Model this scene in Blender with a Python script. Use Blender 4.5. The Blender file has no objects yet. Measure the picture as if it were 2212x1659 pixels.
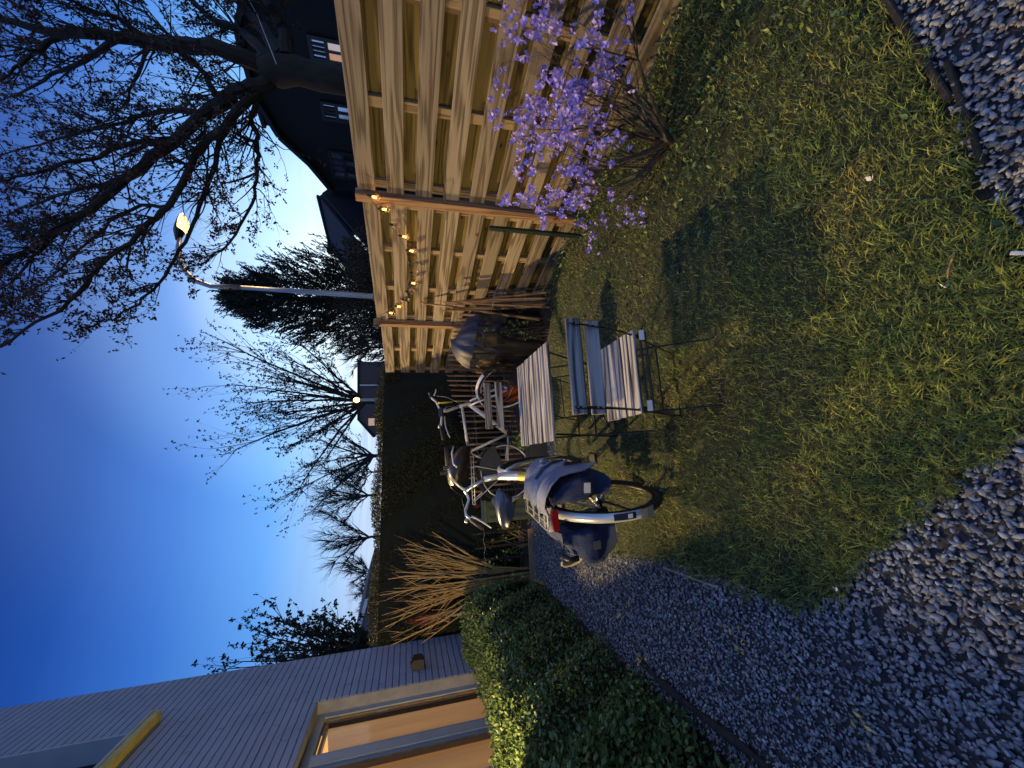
import bpy, math, random
import numpy as np
from mathutils import Vector, Matrix
random.seed(7); RNG = np.random.default_rng(7)
S = bpy.context.scene
COL = S.collection
R = math.radians

# ------------------------------------------------------------------ camera
EYE = 1.46; PITCH = R(14.9); YAW = R(24.6); F = 850.0
FW = Vector((math.sin(YAW)*math.cos(PITCH), math.cos(YAW)*math.cos(PITCH), -math.sin(PITCH)))
RT = Vector((math.cos(YAW), -math.sin(YAW), 0)); UP = RT.cross(FW)
O = Vector((0, 0, EYE))
cam = bpy.data.cameras.new('camera'); camo = bpy.data.objects.new('camera', cam); COL.objects.link(camo)
m = Matrix.Identity(4)
for i, v in enumerate((-UP, RT, -FW)):      # phone held upright, picture stored on its side
    for k in range(3): m[k][i] = v[k]
m.translation = O
camo.matrix_world = m
cam.sensor_width = 36; cam.lens = F/2212*36; cam.clip_start = 0.05; cam.clip_end = 600
S.camera = camo

# ------------------------------------------------------------------ world, light
S.view_settings.view_transform = 'Standard'; S.view_settings.look = 'None'
S.view_settings.exposure = 0; S.view_settings.gamma = 1
SUN_AZ = R(37)                               # where the sun has just gone down
w = bpy.data.worlds.new('World'); S.world = w; w.use_nodes = True
nt = w.node_tree; N = nt.nodes; L = nt.links; N.clear()
out = N.new('ShaderNodeOutputWorld'); bg = N.new('ShaderNodeBackground'); L.new(bg.outputs[0], out.inputs[0])
tc = N.new('ShaderNodeTexCoord'); sep = N.new('ShaderNodeSeparateXYZ'); L.new(tc.outputs['Generated'], sep.inputs[0])
def ramp(N, stops, interp='LINEAR'):
    r = N.new('ShaderNodeValToRGB'); r.color_ramp.interpolation = interp
    e = r.color_ramp.elements
    while len(e) < len(stops): e.new(0.5)
    for i, (p, c) in enumerate(stops):
        e[i].position = p; e[i].color = (*c, 1) if len(c) == 3 else c
    return r
sky = ramp(N, [(0.0, (.60, .66, .88)), (.06, (.62, .73, .97)), (.16, (.38, .63, 1.0)), (.28, (.13, .40, .95)), (.42, (.050, .20, .70)), (.53, (.020, .095, .44)), (.64, (.009, .045, .27)), (1.0, (.012, .05, .22))])
L.new(sep.outputs['Z'], sky.inputs[0])
dot = N.new('ShaderNodeVectorMath'); dot.operation = 'DOT_PRODUCT'
dot.inputs[1].default_value = (math.sin(SUN_AZ)*math.cos(R(7)), math.cos(SUN_AZ)*math.cos(R(7)), math.sin(R(7)))
L.new(tc.outputs['Generated'], dot.inputs[0])
glow = ramp(N, [(.70, (0, 0, 0)), (.86, (.03, .045, .05)), (.94, (.14, .2, .2)), (.98, (.48, .54, .42)), (1.0, (.85, .85, .6))], 'EASE')
L.new(dot.outputs['Value'], glow.inputs[0])
side = ramp(N, [(0.0, (1.25, 1.2, 1.1)), (.45, (.62, .66, .74)), (.62, (.68, .72, .80)), (.85, (1, 1, 1))])  # sky out of view behind the camera is brightened as added fill
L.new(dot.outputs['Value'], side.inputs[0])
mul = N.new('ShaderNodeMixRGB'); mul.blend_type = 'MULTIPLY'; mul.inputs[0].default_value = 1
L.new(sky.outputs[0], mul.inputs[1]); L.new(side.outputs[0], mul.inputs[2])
add = N.new('ShaderNodeMixRGB'); add.blend_type = 'ADD'; add.inputs[0].default_value = 1
L.new(mul.outputs[0], add.inputs[1]); L.new(glow.outputs[0], add.inputs[2])
# thin grey cloud streaks close to the horizon
mp = N.new('ShaderNodeMapping'); mp.inputs['Scale'].default_value = (1.6, 1.6, 26); L.new(tc.outputs['Generated'], mp.inputs[0])
nz = N.new('ShaderNodeTexNoise'); nz.inputs['Scale'].default_value = 1.7; nz.inputs['Detail'].default_value = 4; L.new(mp.outputs[0], nz.inputs[0])
cr = ramp(N, [(.44, (0, 0, 0)), (.66, (1, 1, 1))]); L.new(nz.outputs['Fac'], cr.inputs[0])
hz = ramp(N, [(.0, (.5, .5, .5)), (.10, (.55, .55, .55)), (.24, (0, 0, 0))]); L.new(sep.outputs['Z'], hz.inputs[0])
cm = N.new('ShaderNodeMath'); cm.operation = 'MULTIPLY'; L.new(cr.outputs[0], cm.inputs[0]); L.new(hz.outputs[0], cm.inputs[1])
cl = N.new('ShaderNodeMixRGB'); cl.inputs[2].default_value = (.30, .36, .58, 1)
L.new(cm.outputs[0], cl.inputs[0]); L.new(add.outputs[0], cl.inputs[1])
# low-sun physical sky adds its share
st = N.new('ShaderNodeTexSky'); st.sky_type = 'NISHITA'; st.sun_disc = False
st.sun_elevation = R(1.0); st.sun_rotation = SUN_AZ; st.ozone_density = 6
sc_ = N.new('ShaderNodeMixRGB'); sc_.blend_type = 'ADD'; sc_.inputs[0].default_value = .02
L.new(cl.outputs[0], sc_.inputs[1]); L.new(st.outputs[0], sc_.inputs[2])
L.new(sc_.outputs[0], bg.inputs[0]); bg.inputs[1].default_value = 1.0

sl = bpy.data.lights.new('dusk_skylight', 'SUN'); sl.energy = 1.05; sl.angle = R(80); sl.color = (.46, .62, 1.0)
so = bpy.data.objects.new('dusk_skylight', sl); COL.objects.link(so)
so.rotation_euler = Vector((.06, -.12, 1.0)).to_track_quat('Z', 'Y').to_euler()
LAMP1 = 160.0; LAMP2 = 7400.0; FLOOD = 165.0
SODIUM = (1.0, .60, .18)

# ------------------------------------------------------------------ projection helpers (a seen point on a known plane)
def ray(x, y):
    return RT*((1659-y)-829.5) + UP*(1106-x) + FW*F
def P(x, y, **k):
    (ax, val), = k.items(); d = ray(x, y); i = 'XYZ'.index(ax)
    return O + d*((val-O[i])/d[i])
def D(x, y, depth): return O + ray(x, y)*(depth/F)

# ------------------------------------------------------------------ materials
MATS = {}
def nodes_mat(name):
    mt = bpy.data.materials.new(name); mt.use_nodes = True
    return mt, mt.node_tree.nodes, mt.node_tree.links, mt.node_tree.nodes['Principled BSDF']
def mat(name, c1, c2=None, scale=8, rough=.7, metal=0, bump=0, stretch=(1, 1, 1), island=0, detail=4, bscale=None, sub=0, coat=0, spec=.5, lo=.35, hi=.65):
    """two-colour noise material with optional per-piece variation and bump"""
    mt, N, L, b = nodes_mat(name)
    b.inputs['Roughness'].default_value = rough; b.inputs['Metallic'].default_value = metal
    b.inputs['Specular IOR Level'].default_value = spec
    if coat: b.inputs['Coat Weight'].default_value = coat
    c2 = c2 or tuple(x*.7 for x in c1)
    tc = N.new('ShaderNodeTexCoord'); mp = N.new('ShaderNodeMapping'); mp.inputs['Scale'].default_value = stretch
    L.new(tc.outputs['Object'], mp.inputs[0])
    vec = mp.outputs[0]
    if island:
        g = N.new('ShaderNodeNewGeometry'); va = N.new('ShaderNodeVectorMath'); va.operation = 'MULTIPLY_ADD'
        va.inputs[1].default_value = (1, 1, 1)
        sc = N.new('ShaderNodeVectorMath'); sc.operation = 'SCALE'; sc.inputs['Scale'].default_value = 37.0
        cb = N.new('ShaderNodeCombineXYZ')
        for i in range(3): L.new(g.outputs['Random Per Island'], cb.inputs[i])
        L.new(cb.outputs[0], sc.inputs[0]); L.new(vec, va.inputs[0]); L.new(sc.outputs[0], va.inputs[2]); vec = va.outputs[0]
    nz = N.new('ShaderNodeTexNoise'); nz.inputs['Scale'].default_value = scale; nz.inputs['Detail'].default_value = detail
    L.new(vec, nz.inputs[0])
    r = ramp(N, [(lo, c1), (hi, c2)]); L.new(nz.outputs['Fac'], r.inputs[0])
    col = r.outputs[0]
    if island:
        rr = ramp(N, [(0, (1-island,)*3), (1, (1+island,)*3)]); L.new(g.outputs['Random Per Island'], rr.inputs[0])
        mm = N.new('ShaderNodeMixRGB'); mm.blend_type = 'MULTIPLY'; mm.inputs[0].default_value = 1
        L.new(col, mm.inputs[1]); L.new(rr.outputs[0], mm.inputs[2]); col = mm.outputs[0]
    L.new(col, b.inputs['Base Color'])
    if bump:
        bn = N.new('ShaderNodeBump'); bn.inputs['Strength'].default_value = bump; bn.inputs['Distance'].default_value = .01
        n2 = N.new('ShaderNodeTexNoise'); n2.inputs['Scale'].default_value = bscale or scale*3; n2.inputs['Detail'].default_value = 5
        L.new(vec, n2.inputs[0]); L.new(n2.outputs['Fac'], bn.inputs['Height']); L.new(bn.outputs[0], b.inputs['Normal'])
    MATS[name] = mt
    return mt
def emis(name, col, strength, base=(.8, .6, .3)):
    mt, N, L, b = nodes_mat(name)
    b.inputs['Base Color'].default_value = (*base, 1); b.inputs['Emission Color'].default_value = (*col, 1)
    b.inputs['Emission Strength'].default_value = strength; MATS[name] = mt; return mt
def glass(name, col=(1, 1, 1), rough=.02, ior=1.25):
    mt, N, L, b = nodes_mat(name)
    b.inputs['Base Color'].default_value = (*col, 1); b.inputs['Transmission Weight'].default_value = 1
    b.inputs['Roughness'].default_value = rough; b.inputs['IOR'].default_value = ior; MATS[name] = mt; return mt

def wood(name, c1, c2, c3, axis=1, grain=26, rough=.8, bump=.5, knots=True):
    """sawn timber: long grain rings round knots, every board different"""
    mt, N, L, b = nodes_mat(name); b.inputs['Roughness'].default_value = rough; b.inputs['Specular IOR Level'].default_value = .25
    tc = N.new('ShaderNodeTexCoord'); g = N.new('ShaderNodeNewGeometry')
    sc = N.new('ShaderNodeVectorMath'); sc.operation = 'SCALE'; sc.inputs['Scale'].default_value = 23.0
    cb = N.new('ShaderNodeCombineXYZ')
    for i in range(3): L.new(g.outputs['Random Per Island'], cb.inputs[i])
    L.new(cb.outputs[0], sc.inputs[0])
    s = [1.0, 1.0, 1.0]; s[axis] = .07
    mp = N.new('ShaderNodeMapping'); mp.inputs['Scale'].default_value = s; L.new(tc.outputs['Object'], mp.inputs[0])
    ad = N.new('ShaderNodeVectorMath'); ad.operation = 'ADD'; L.new(mp.outputs[0], ad.inputs[0]); L.new(sc.outputs[0], ad.inputs[1])
    n1 = N.new('ShaderNodeTexNoise'); n1.inputs['Scale'].default_value = 7.5; n1.inputs['Detail'].default_value = 2.2; L.new(ad.outputs[0], n1.inputs[0])
    mu = N.new('ShaderNodeMath'); mu.operation = 'MULTIPLY'; mu.inputs[1].default_value = grain*1.9; L.new(n1.outputs['Fac'], mu.inputs[0])
    fr = N.new('ShaderNodeMath'); fr.operation = 'SINE'; L.new(mu.outputs[0], fr.inputs[0])
    n2 = N.new('ShaderNodeTexNoise'); n2.inputs['Scale'].default_value = 110; n2.inputs['Detail'].default_value = 3
    mp2 = N.new('ShaderNodeMapping'); s2 = [1, 1, 1]; s2[axis] = .06; mp2.inputs['Scale'].default_value = s2; L.new(ad.outputs[0], mp2.inputs[0]); L.new(mp2.outputs[0], n2.inputs[0])
    mx = N.new('ShaderNodeMath'); mx.operation = 'MULTIPLY_ADD'; mx.inputs[1].default_value = .22; L.new(fr.outputs[0], mx.inputs[0]); L.new(n2.outputs['Fac'], mx.inputs[2])
    r = ramp(N, [(.28, c3), (.43, c2), (.62, c1)]); L.new(mx.outputs[0], r.inputs[0])
    col = r.outputs[0]
    if knots:
        v = N.new('ShaderNodeTexVoronoi'); v.inputs['Scale'].default_value = 6.5
        mp3 = N.new('ShaderNodeMapping'); s3 = [1, 1, 1]; s3[axis] = .6; mp3.inputs['Scale'].default_value = s3; ad3 = N.new('ShaderNodeVectorMath'); ad3.operation = 'ADD'; L.new(tc.outputs['Object'], ad3.inputs[0]); L.new(sc.outputs[0], ad3.inputs[1]); L.new(ad3.outputs[0], mp3.inputs[0]); L.new(mp3.outputs[0], v.inputs[0])
        kr = ramp(N, [(.05, (.35, .28, .22)), (.085, (.8, .75, .7)), (.12, (1, 1, 1))]); L.new(v.outputs['Distance'], kr.inputs[0])
        mk = N.new('ShaderNodeMixRGB'); mk.blend_type = 'MULTIPLY'; mk.inputs[0].default_value = 1; L.new(col, mk.inputs[1]); L.new(kr.outputs[0], mk.inputs[2]); col = mk.outputs[0]
    n4 = N.new('ShaderNodeTexNoise'); n4.inputs['Scale'].default_value = 2.2; n4.inputs['Detail'].default_value = 3; L.new(ad.outputs[0], n4.inputs[0])
    dr = ramp(N, [(.33, (.62, .6, .56)), (.55, (1, 1, 1))]); L.new(n4.outputs['Fac'], dr.inputs[0])
    md = N.new('ShaderNodeMixRGB'); md.blend_type = 'MULTIPLY'; md.inputs[0].default_value = .45; L.new(col, md.inputs[1]); L.new(dr.outputs[0], md.inputs[2])
    rr = ramp(N, [(0, (.84, .82, .8)), (1, (1.12, 1.1, 1.06))]); L.new(g.outputs['Random Per Island'], rr.inputs[0])
    mm = N.new('ShaderNodeMixRGB'); mm.blend_type = 'MULTIPLY'; mm.inputs[0].default_value = 1; L.new(md.outputs[0], mm.inputs[1]); L.new(rr.outputs[0], mm.inputs[2])
    L.new(mm.outputs[0], b.inputs['Base Color'])
    bn = N.new('ShaderNodeBump'); bn.inputs['Strength'].default_value = bump; bn.inputs['Distance'].default_value = .006
    L.new(mx.outputs[0], bn.inputs['Height']); L.new(bn.outputs[0], b.inputs['Normal'])
    MATS[name] = mt; return mt

wood('fence_wood', (.33, .28, .215), (.26, .215, .16), (.14, .11, .076), axis=1)
wood('fence_back_wood', (.20, .155, .055), (.155, .115, .038), (.09, .065, .022), axis=1)
wood('fence_batten_wood', (.36, .27, .16), (.27, .20, .11), (.15, .10, .055), axis=2, knots=False)
wood('post_wood', (.38, .235, .135), (.30, .18, .10), (.19, .11, .06), axis=2)
wood('slat_wood', (.38, .38, .41), (.22, .22, .245), (.07, .07, .085), axis=0, grain=34, knots=False, bump=.9)
wood('picket_wood', (.42, .27, .15), (.32, .2, .1), (.18, .11, .05), axis=2, knots=False)
mat('black_metal', (.012, .013, .016), (.02, .02, .022), rough=.45, metal=.3)
mat('rivet', (.6, .6, .62), rough=.35, metal=1)
mat('label_white', (.6, .6, .62), (.5, .5, .52), rough=.6)
mat('stone', (.31, .33, .38), (.135, .145, .172), scale=18, rough=.85, island=.4, bump=.3)
mat('gravel_base', (.06, .062, .075), (.025, .026, .032), scale=60, rough=.95, bump=.6)
mat('soil', (.05, .038, .028), (.028, .021, .015), scale=20, rough=1, bump=.8)
mat('lawn_soil', (.028, .034, .017), (.014, .018, .009), scale=14, rough=1, bump=.8)
mat('far_ground', (.04, .045, .03), (.025, .03, .02), scale=.6, rough=1)
mat('hedge_leaf', (.07, .066, .026), (.03, .034, .016), scale=6, rough=.75, island=.4, spec=.2)
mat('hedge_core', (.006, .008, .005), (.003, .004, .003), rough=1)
mat('border_leaf', (.145, .20, .052), (.06, .105, .04), scale=5, rough=.42, island=.4, spec=.4)
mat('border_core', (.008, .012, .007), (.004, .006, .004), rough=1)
mat('fresh_leaf', (.20, .30, .06), (.10, .17, .035), scale=7, rough=.5, island=.3)
mat('bark', (.014, .013, .010), (.007, .0065, .0055), scale=14, rough=.95, bump=.9, stretch=(1, 1, .3))
mat('twig_dark', (.018, .016, .014), (.010, .009, .008), scale=10, rough=.9)
mat('bud', (.07, .028, .02), (.03, .018, .014), scale=5, rough=.8, island=.3)
mat('bud_far', (.025, .022, .02), (.014, .013, .013), scale=5, rough=.9)
mat('spring_leaf', (.02, .03, .018), (.010, .018, .012), scale=5, rough=.8, island=.3)
mat('needle', (.016, .024, .018), (.008, .012, .010), scale=5, rough=.9, island=.3)
mat('pruned_stem', (.55, .37, .14), (.40, .25, .08), scale=12, rough=.7, bump=.3)
mat('azalea_stem', (.085, .072, .06), (.04, .034, .028), scale=20, rough=.85, bump=.4)
mat('petal', (.52, .40, .86), (.36, .28, .78), scale=9, rough=.6, island=.25)
mat('azalea_leaf', (.05, .07, .03), (.03, .045, .02), rough=.6, island=.3)
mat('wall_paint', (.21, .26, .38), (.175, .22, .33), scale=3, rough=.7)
mat('frame_paint', (.24, .28, .33), (.20, .24, .29), scale=5, rough=.5)
mat('frame_wood', (.34, .19, .075), (.24, .13, .05), scale=12, stretch=(1, 1, .1), rough=.5)
mat('sill_lamplit', (.40, .36, .12), (.28, .25, .08), scale=8, rough=.6)  # yellow lamp light on the sill is put into its colour
mat('black_plastic', (.012, .012, .014), (.02, .02, .022), rough=.4)
mat('rubber', (.018, .018, .02), (.012, .012, .013), scale=30, rough=.8, bump=.3)
mat('silver', (.66, .68, .72), (.52, .55, .60), scale=6, rough=.3, metal=.35, coat=.3)
mat('white_lacquer', (.62, .62, .62), (.5, .5, .5), rough=.35, coat=.4)
mat('steel', (.5, .5, .52), (.36, .36, .38), rough=.3, metal=1)
mat('spoke_metal', (.30, .30, .32), (.2, .2, .21), rough=.4, metal=.8)
mat('grey_lacquer', (.20, .205, .22), (.15, .155, .17), rough=.35, coat=.3)
mat('saddle_skin', (.012, .022, .06), (.01, .016, .04), rough=.28, coat=.3)
mat('navy_cloth', (.028, .044, .115), (.018, .028, .075), scale=16, rough=.9, bump=.35, bscale=120)
mat('grey_cloth', (.27, .29, .36), (.13, .15, .22), scale=7, rough=.9, bump=.35, bscale=110)
mat('beige_cloth', (.34, .29, .19), (.32, .27, .18), rough=.9)
mat('tarp', (.020, .030, .075), (.012, .018, .045), scale=5, rough=.6, bump=.3)
mat('tarp_black', (.022, .019, .016), (.012, .010, .009), scale=6, rough=.38, bump=.3)
mat('brown_leafy', (.09, .062, .03), (.02, .015, .009), rough=.8)
mat('grey_plastic', (.055, .06, .07), (.04, .044, .052), rough=.45)
mat('green_canvas', (.10, .125, .07), (.07, .09, .05), scale=10, rough=.85)
mat('orange_plastic', (.62, .14, .03), (.48, .10, .02), rough=.5)
mat('red_reflector', (.20, .008, .006), (.13, .004, .003), rough=.2, coat=.5)
mat('red_cloth', (.30, .02, .015), (.2, .012, .01), rough=.9)
mat('yellow_rubber_lamplight', (.65, .55, .04), rough=.5)  # also the yellow lamp light painted on the near bicycle tube
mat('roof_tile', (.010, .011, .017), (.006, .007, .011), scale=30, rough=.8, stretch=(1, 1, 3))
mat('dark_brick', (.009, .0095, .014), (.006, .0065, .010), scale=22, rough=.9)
mat('far_brick', (.11, .07, .065), (.075, .05, .05), scale=9, rough=.9)
mat('light_render', (.22, .22, .25), (.16, .16, .19), rough=.9)
mat('window_black', (.01, .011, .016), rough=.5)
mat('galvanised', (.40, .41, .44), (.30, .31, .34), scale=12, rough=.45, metal=.6, stretch=(1, 1, .15))
mat('edging_wood', (.34, .23, .12), (.22, .145, .07), scale=14, rough=.85, stretch=(.2, 1, 1), bump=.4)
mat('log_bark', (.032, .028, .025), (.015, .013, .012), scale=18, rough=.95, bump=.9)
mat('concrete_edge', (.30, .29, .27), (.2, .2, .19), scale=25, rough=.9, bump=.3)
mat('yellow_leaf', (.55, .42, .12), (.40, .28, .07), rough=.7, island=.3)
mat('white_plastic', (.7, .7, .68), (.6, .6, .58), rough=.5)
mat('stake_green', (.008, .03, .026), (.006, .02, .018), rough=.5)
mat('cable', (.03, .035, .03), rough=.6)
emis('filament_lit', (1.0, .42, .07), 10); emis('bulb_core_lit', (1.0, .5, .1), 1.2)
mat('filament_off', (.45, .42, .38), rough=.3, metal=.8)
emis('lamp_glow', (1.0, .68, .24), 3.4); emis('far_lamp_glow', (1.0, .45, .10), 9)
glass('bulb_glass', (1, .93, .82), .0, 1.38); glass('window_glass', (1, 1, 1), .0, 1.1)
glass('lamp_glass', (1, .9, .7), .1, 1.1)

def grass_mat():
    mt, N, L, b = nodes_mat('grass'); b.inputs['Roughness'].default_value = .6; b.inputs['Specular IOR Level'].default_value = .3
    g = N.new('ShaderNodeNewGeometry'); tc = N.new('ShaderNodeTexCoord')
    n = N.new('ShaderNodeTexNoise'); n.inputs['Scale'].default_value = 2.3; n.inputs['Detail'].default_value = 5; n.inputs['Roughness'].default_value = .65; L.new(tc.outputs['Object'], n.inputs[0])
    r1 = ramp(N, [(.36, (.07, .12, .042)), (.50, (.13, .17, .05)), (.64, (.21, .21, .075))]); L.new(n.outputs['Fac'], r1.inputs[0])
    r2 = ramp(N, [(0, (.45, .5, .45)), (.55, (.9, .95, .8)), (.86, (1.35, 1.2, .9)), (1, (2.0, 1.7, 1.1))]); L.new(g.outputs['Random Per Island'], r2.inputs[0])
    mm = N.new('ShaderNodeMixRGB'); mm.blend_type = 'MULTIPLY'; mm.inputs[0].default_value = 1; L.new(r1.outputs[0], mm.inputs[1]); L.new(r2.outputs[0], mm.inputs[2])
    n5 = N.new('ShaderNodeTexNoise'); n5.inputs['Scale'].default_value = 34; n5.inputs['Detail'].default_value = 4; n5.inputs['Roughness'].default_value = .7; L.new(tc.outputs['Object'], n5.inputs[0])
    r5 = ramp(N, [(.38, (.35, .4, .4)), (.5, (.9, .9, .9)), (.64, (1.9, 1.8, 1.5))]); L.new(n5.outputs['Fac'], r5.inputs[0])
    m5 = N.new('ShaderNodeMixRGB'); m5.blend_type = 'MULTIPLY'; m5.inputs[0].default_value = 1; L.new(mm.outputs[0], m5.inputs[1]); L.new(r5.outputs[0], m5.inputs[2]); L.new(m5.outputs[0], b.inputs['Base Color']); MATS['grass'] = mt
grass_mat()

def brick_paint():
    """painted brickwork: thin irregular bed joints, few upright joints"""
    mt = MATS['wall_paint']; N = mt.node_tree.nodes; L = mt.node_tree.links; b = N['Principled BSDF']
    tc = N.new('ShaderNodeTexCoord'); se = N.new('ShaderNodeSeparateXYZ'); L.new(tc.outputs['Object'], se.inputs[0])
    cb = N.new('ShaderNodeCombineXYZ'); L.new(se.outputs['X'], cb.inputs[0]); L.new(se.outputs['Z'], cb.inputs[1])
    nz = N.new('ShaderNodeTexNoise'); nz.inputs['Scale'].default_value = 5; nz.inputs['Detail'].default_value = 4; L.new(tc.outputs['Object'], nz.inputs[0])
    sc = N.new('ShaderNodeVectorMath'); sc.operation = 'SCALE'; sc.inputs['Scale'].default_value = .012; L.new(nz.outputs['Color'], sc.inputs[0])
    ad = N.new('ShaderNodeVectorMath'); ad.operation = 'ADD'; L.new(cb.outputs[0], ad.inputs[0]); L.new(sc.outputs[0], ad.inputs[1])
    br = N.new('ShaderNodeTexBrick'); br.inputs['Scale'].default_value = 1; br.inputs['Brick Width'].default_value = .215; br.inputs['Row Height'].default_value = .0615
    br.inputs['Mortar Size'].default_value = .0042; br.inputs['Mortar Smooth'].default_value = .5; L.new(ad.outputs[0], br.inputs[0])
    # mostly the bed joints show through the paint
    fz = N.new('ShaderNodeSeparateXYZ'); L.new(ad.outputs[0], fz.inputs[0])
    dv = N.new('ShaderNodeMath'); dv.operation = 'DIVIDE'; dv.inputs[1].default_value = .0615; L.new(fz.outputs['Y'], dv.inputs[0])
    pp = N.new('ShaderNodeMath'); pp.operation = 'FRACT'; L.new(dv.outputs[0], pp.inputs[0])
    jr = ramp(N, [(0, (0, 0, 0)), (.05, (.0, .0, .0)), (.11, (1, 1, 1)), (.93, (1, 1, 1)), (1, (.1, .1, .1))]); L.new(pp.outputs[0], jr.inputs[0])
    n3 = N.new('ShaderNodeTexNoise'); n3.inputs['Scale'].default_value = 9; L.new(tc.outputs['Object'], n3.inputs[0])
    vj = ramp(N, [(.55, (1, 1, 1)), (.62, (0, 0, 0))]); L.new(n3.outputs['Fac'], vj.inputs[0])
    mxv = N.new('ShaderNodeMath'); mxv.operation = 'MULTIPLY'; L.new(br.outputs['Fac'], mxv.inputs[0]); 
    inv = N.new('ShaderNodeMath'); inv.operation = 'SUBTRACT'; inv.inputs[0].default_value = 1; L.new(vj.outputs[0], inv.inputs[1]); L.new(inv.outputs[0], mxv.inputs[1])
    h = N.new('ShaderNodeMath'); h.operation = 'SUBTRACT'; L.new(jr.outputs[0], h.inputs[0]); L.new(mxv.outputs[0], h.inputs[1])
    bn = N.new('ShaderNodeBump'); bn.inputs['Strength'].default_value = 1; bn.inputs['Distance'].default_value = .012; L.new(h.outputs[0], bn.inputs['Height']); L.new(bn.outputs[0], b.inputs['Normal'])
    cm = ramp(N, [(0, (.30, .30, .33)), (1, (1, 1, 1))]); L.new(h.outputs[0], cm.inputs[0])
    old = b.inputs['Base Color'].links[0].from_socket
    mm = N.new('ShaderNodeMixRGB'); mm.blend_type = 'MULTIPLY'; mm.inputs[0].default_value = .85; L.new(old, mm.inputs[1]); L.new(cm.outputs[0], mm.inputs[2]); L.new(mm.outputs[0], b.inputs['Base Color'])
brick_paint()

def curtain_mat():
    """glowing curtain: emission stands in for room light, soft folds painted in by noise"""
    mt, N, L, b = nodes_mat('curtain'); b.inputs['Base Color'].default_value = (.45, .28, .14, 1); b.inputs['Roughness'].default_value = .9
    tc = N.new('ShaderNodeTexCoord'); n = N.new('ShaderNodeTexNoise'); mp = N.new('ShaderNodeMapping'); mp.inputs['Scale'].default_value = (5, 1, .35)
    L.new(tc.outputs['Object'], mp.inputs[0]); L.new(mp.outputs[0], n.inputs[0]); n.inputs['Scale'].default_value = 1.6; n.inputs['Detail'].default_value = 2
    r = ramp(N, [(.3, (.27, .12, .035)), (.7, (.40, .19, .06))]); L.new(n.outputs['Fac'], r.inputs[0])
    L.new(r.outputs[0], b.inputs['Emission Color']); b.inputs['Emission Strength'].default_value = .62; MATS['curtain'] = mt  # the cloth itself glows in place of light from the room
curtain_mat()
emis('lit_gap', (1.0, .55, .16), .75); emis('lit_pane_warm', (.72, .36, .24), .5); emis('lit_pane_pale', (.62, .55, .66), .55)
def pane_mat():
    mt, N, L, b = nodes_mat('sky_pane'); b.inputs['Base Color'].default_value = (.35, .42, .6, 1); b.inputs['Roughness'].default_value = .12; b.inputs['Metallic'].default_value = .85
    MATS['sky_pane'] = mt
pane_mat()

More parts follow.
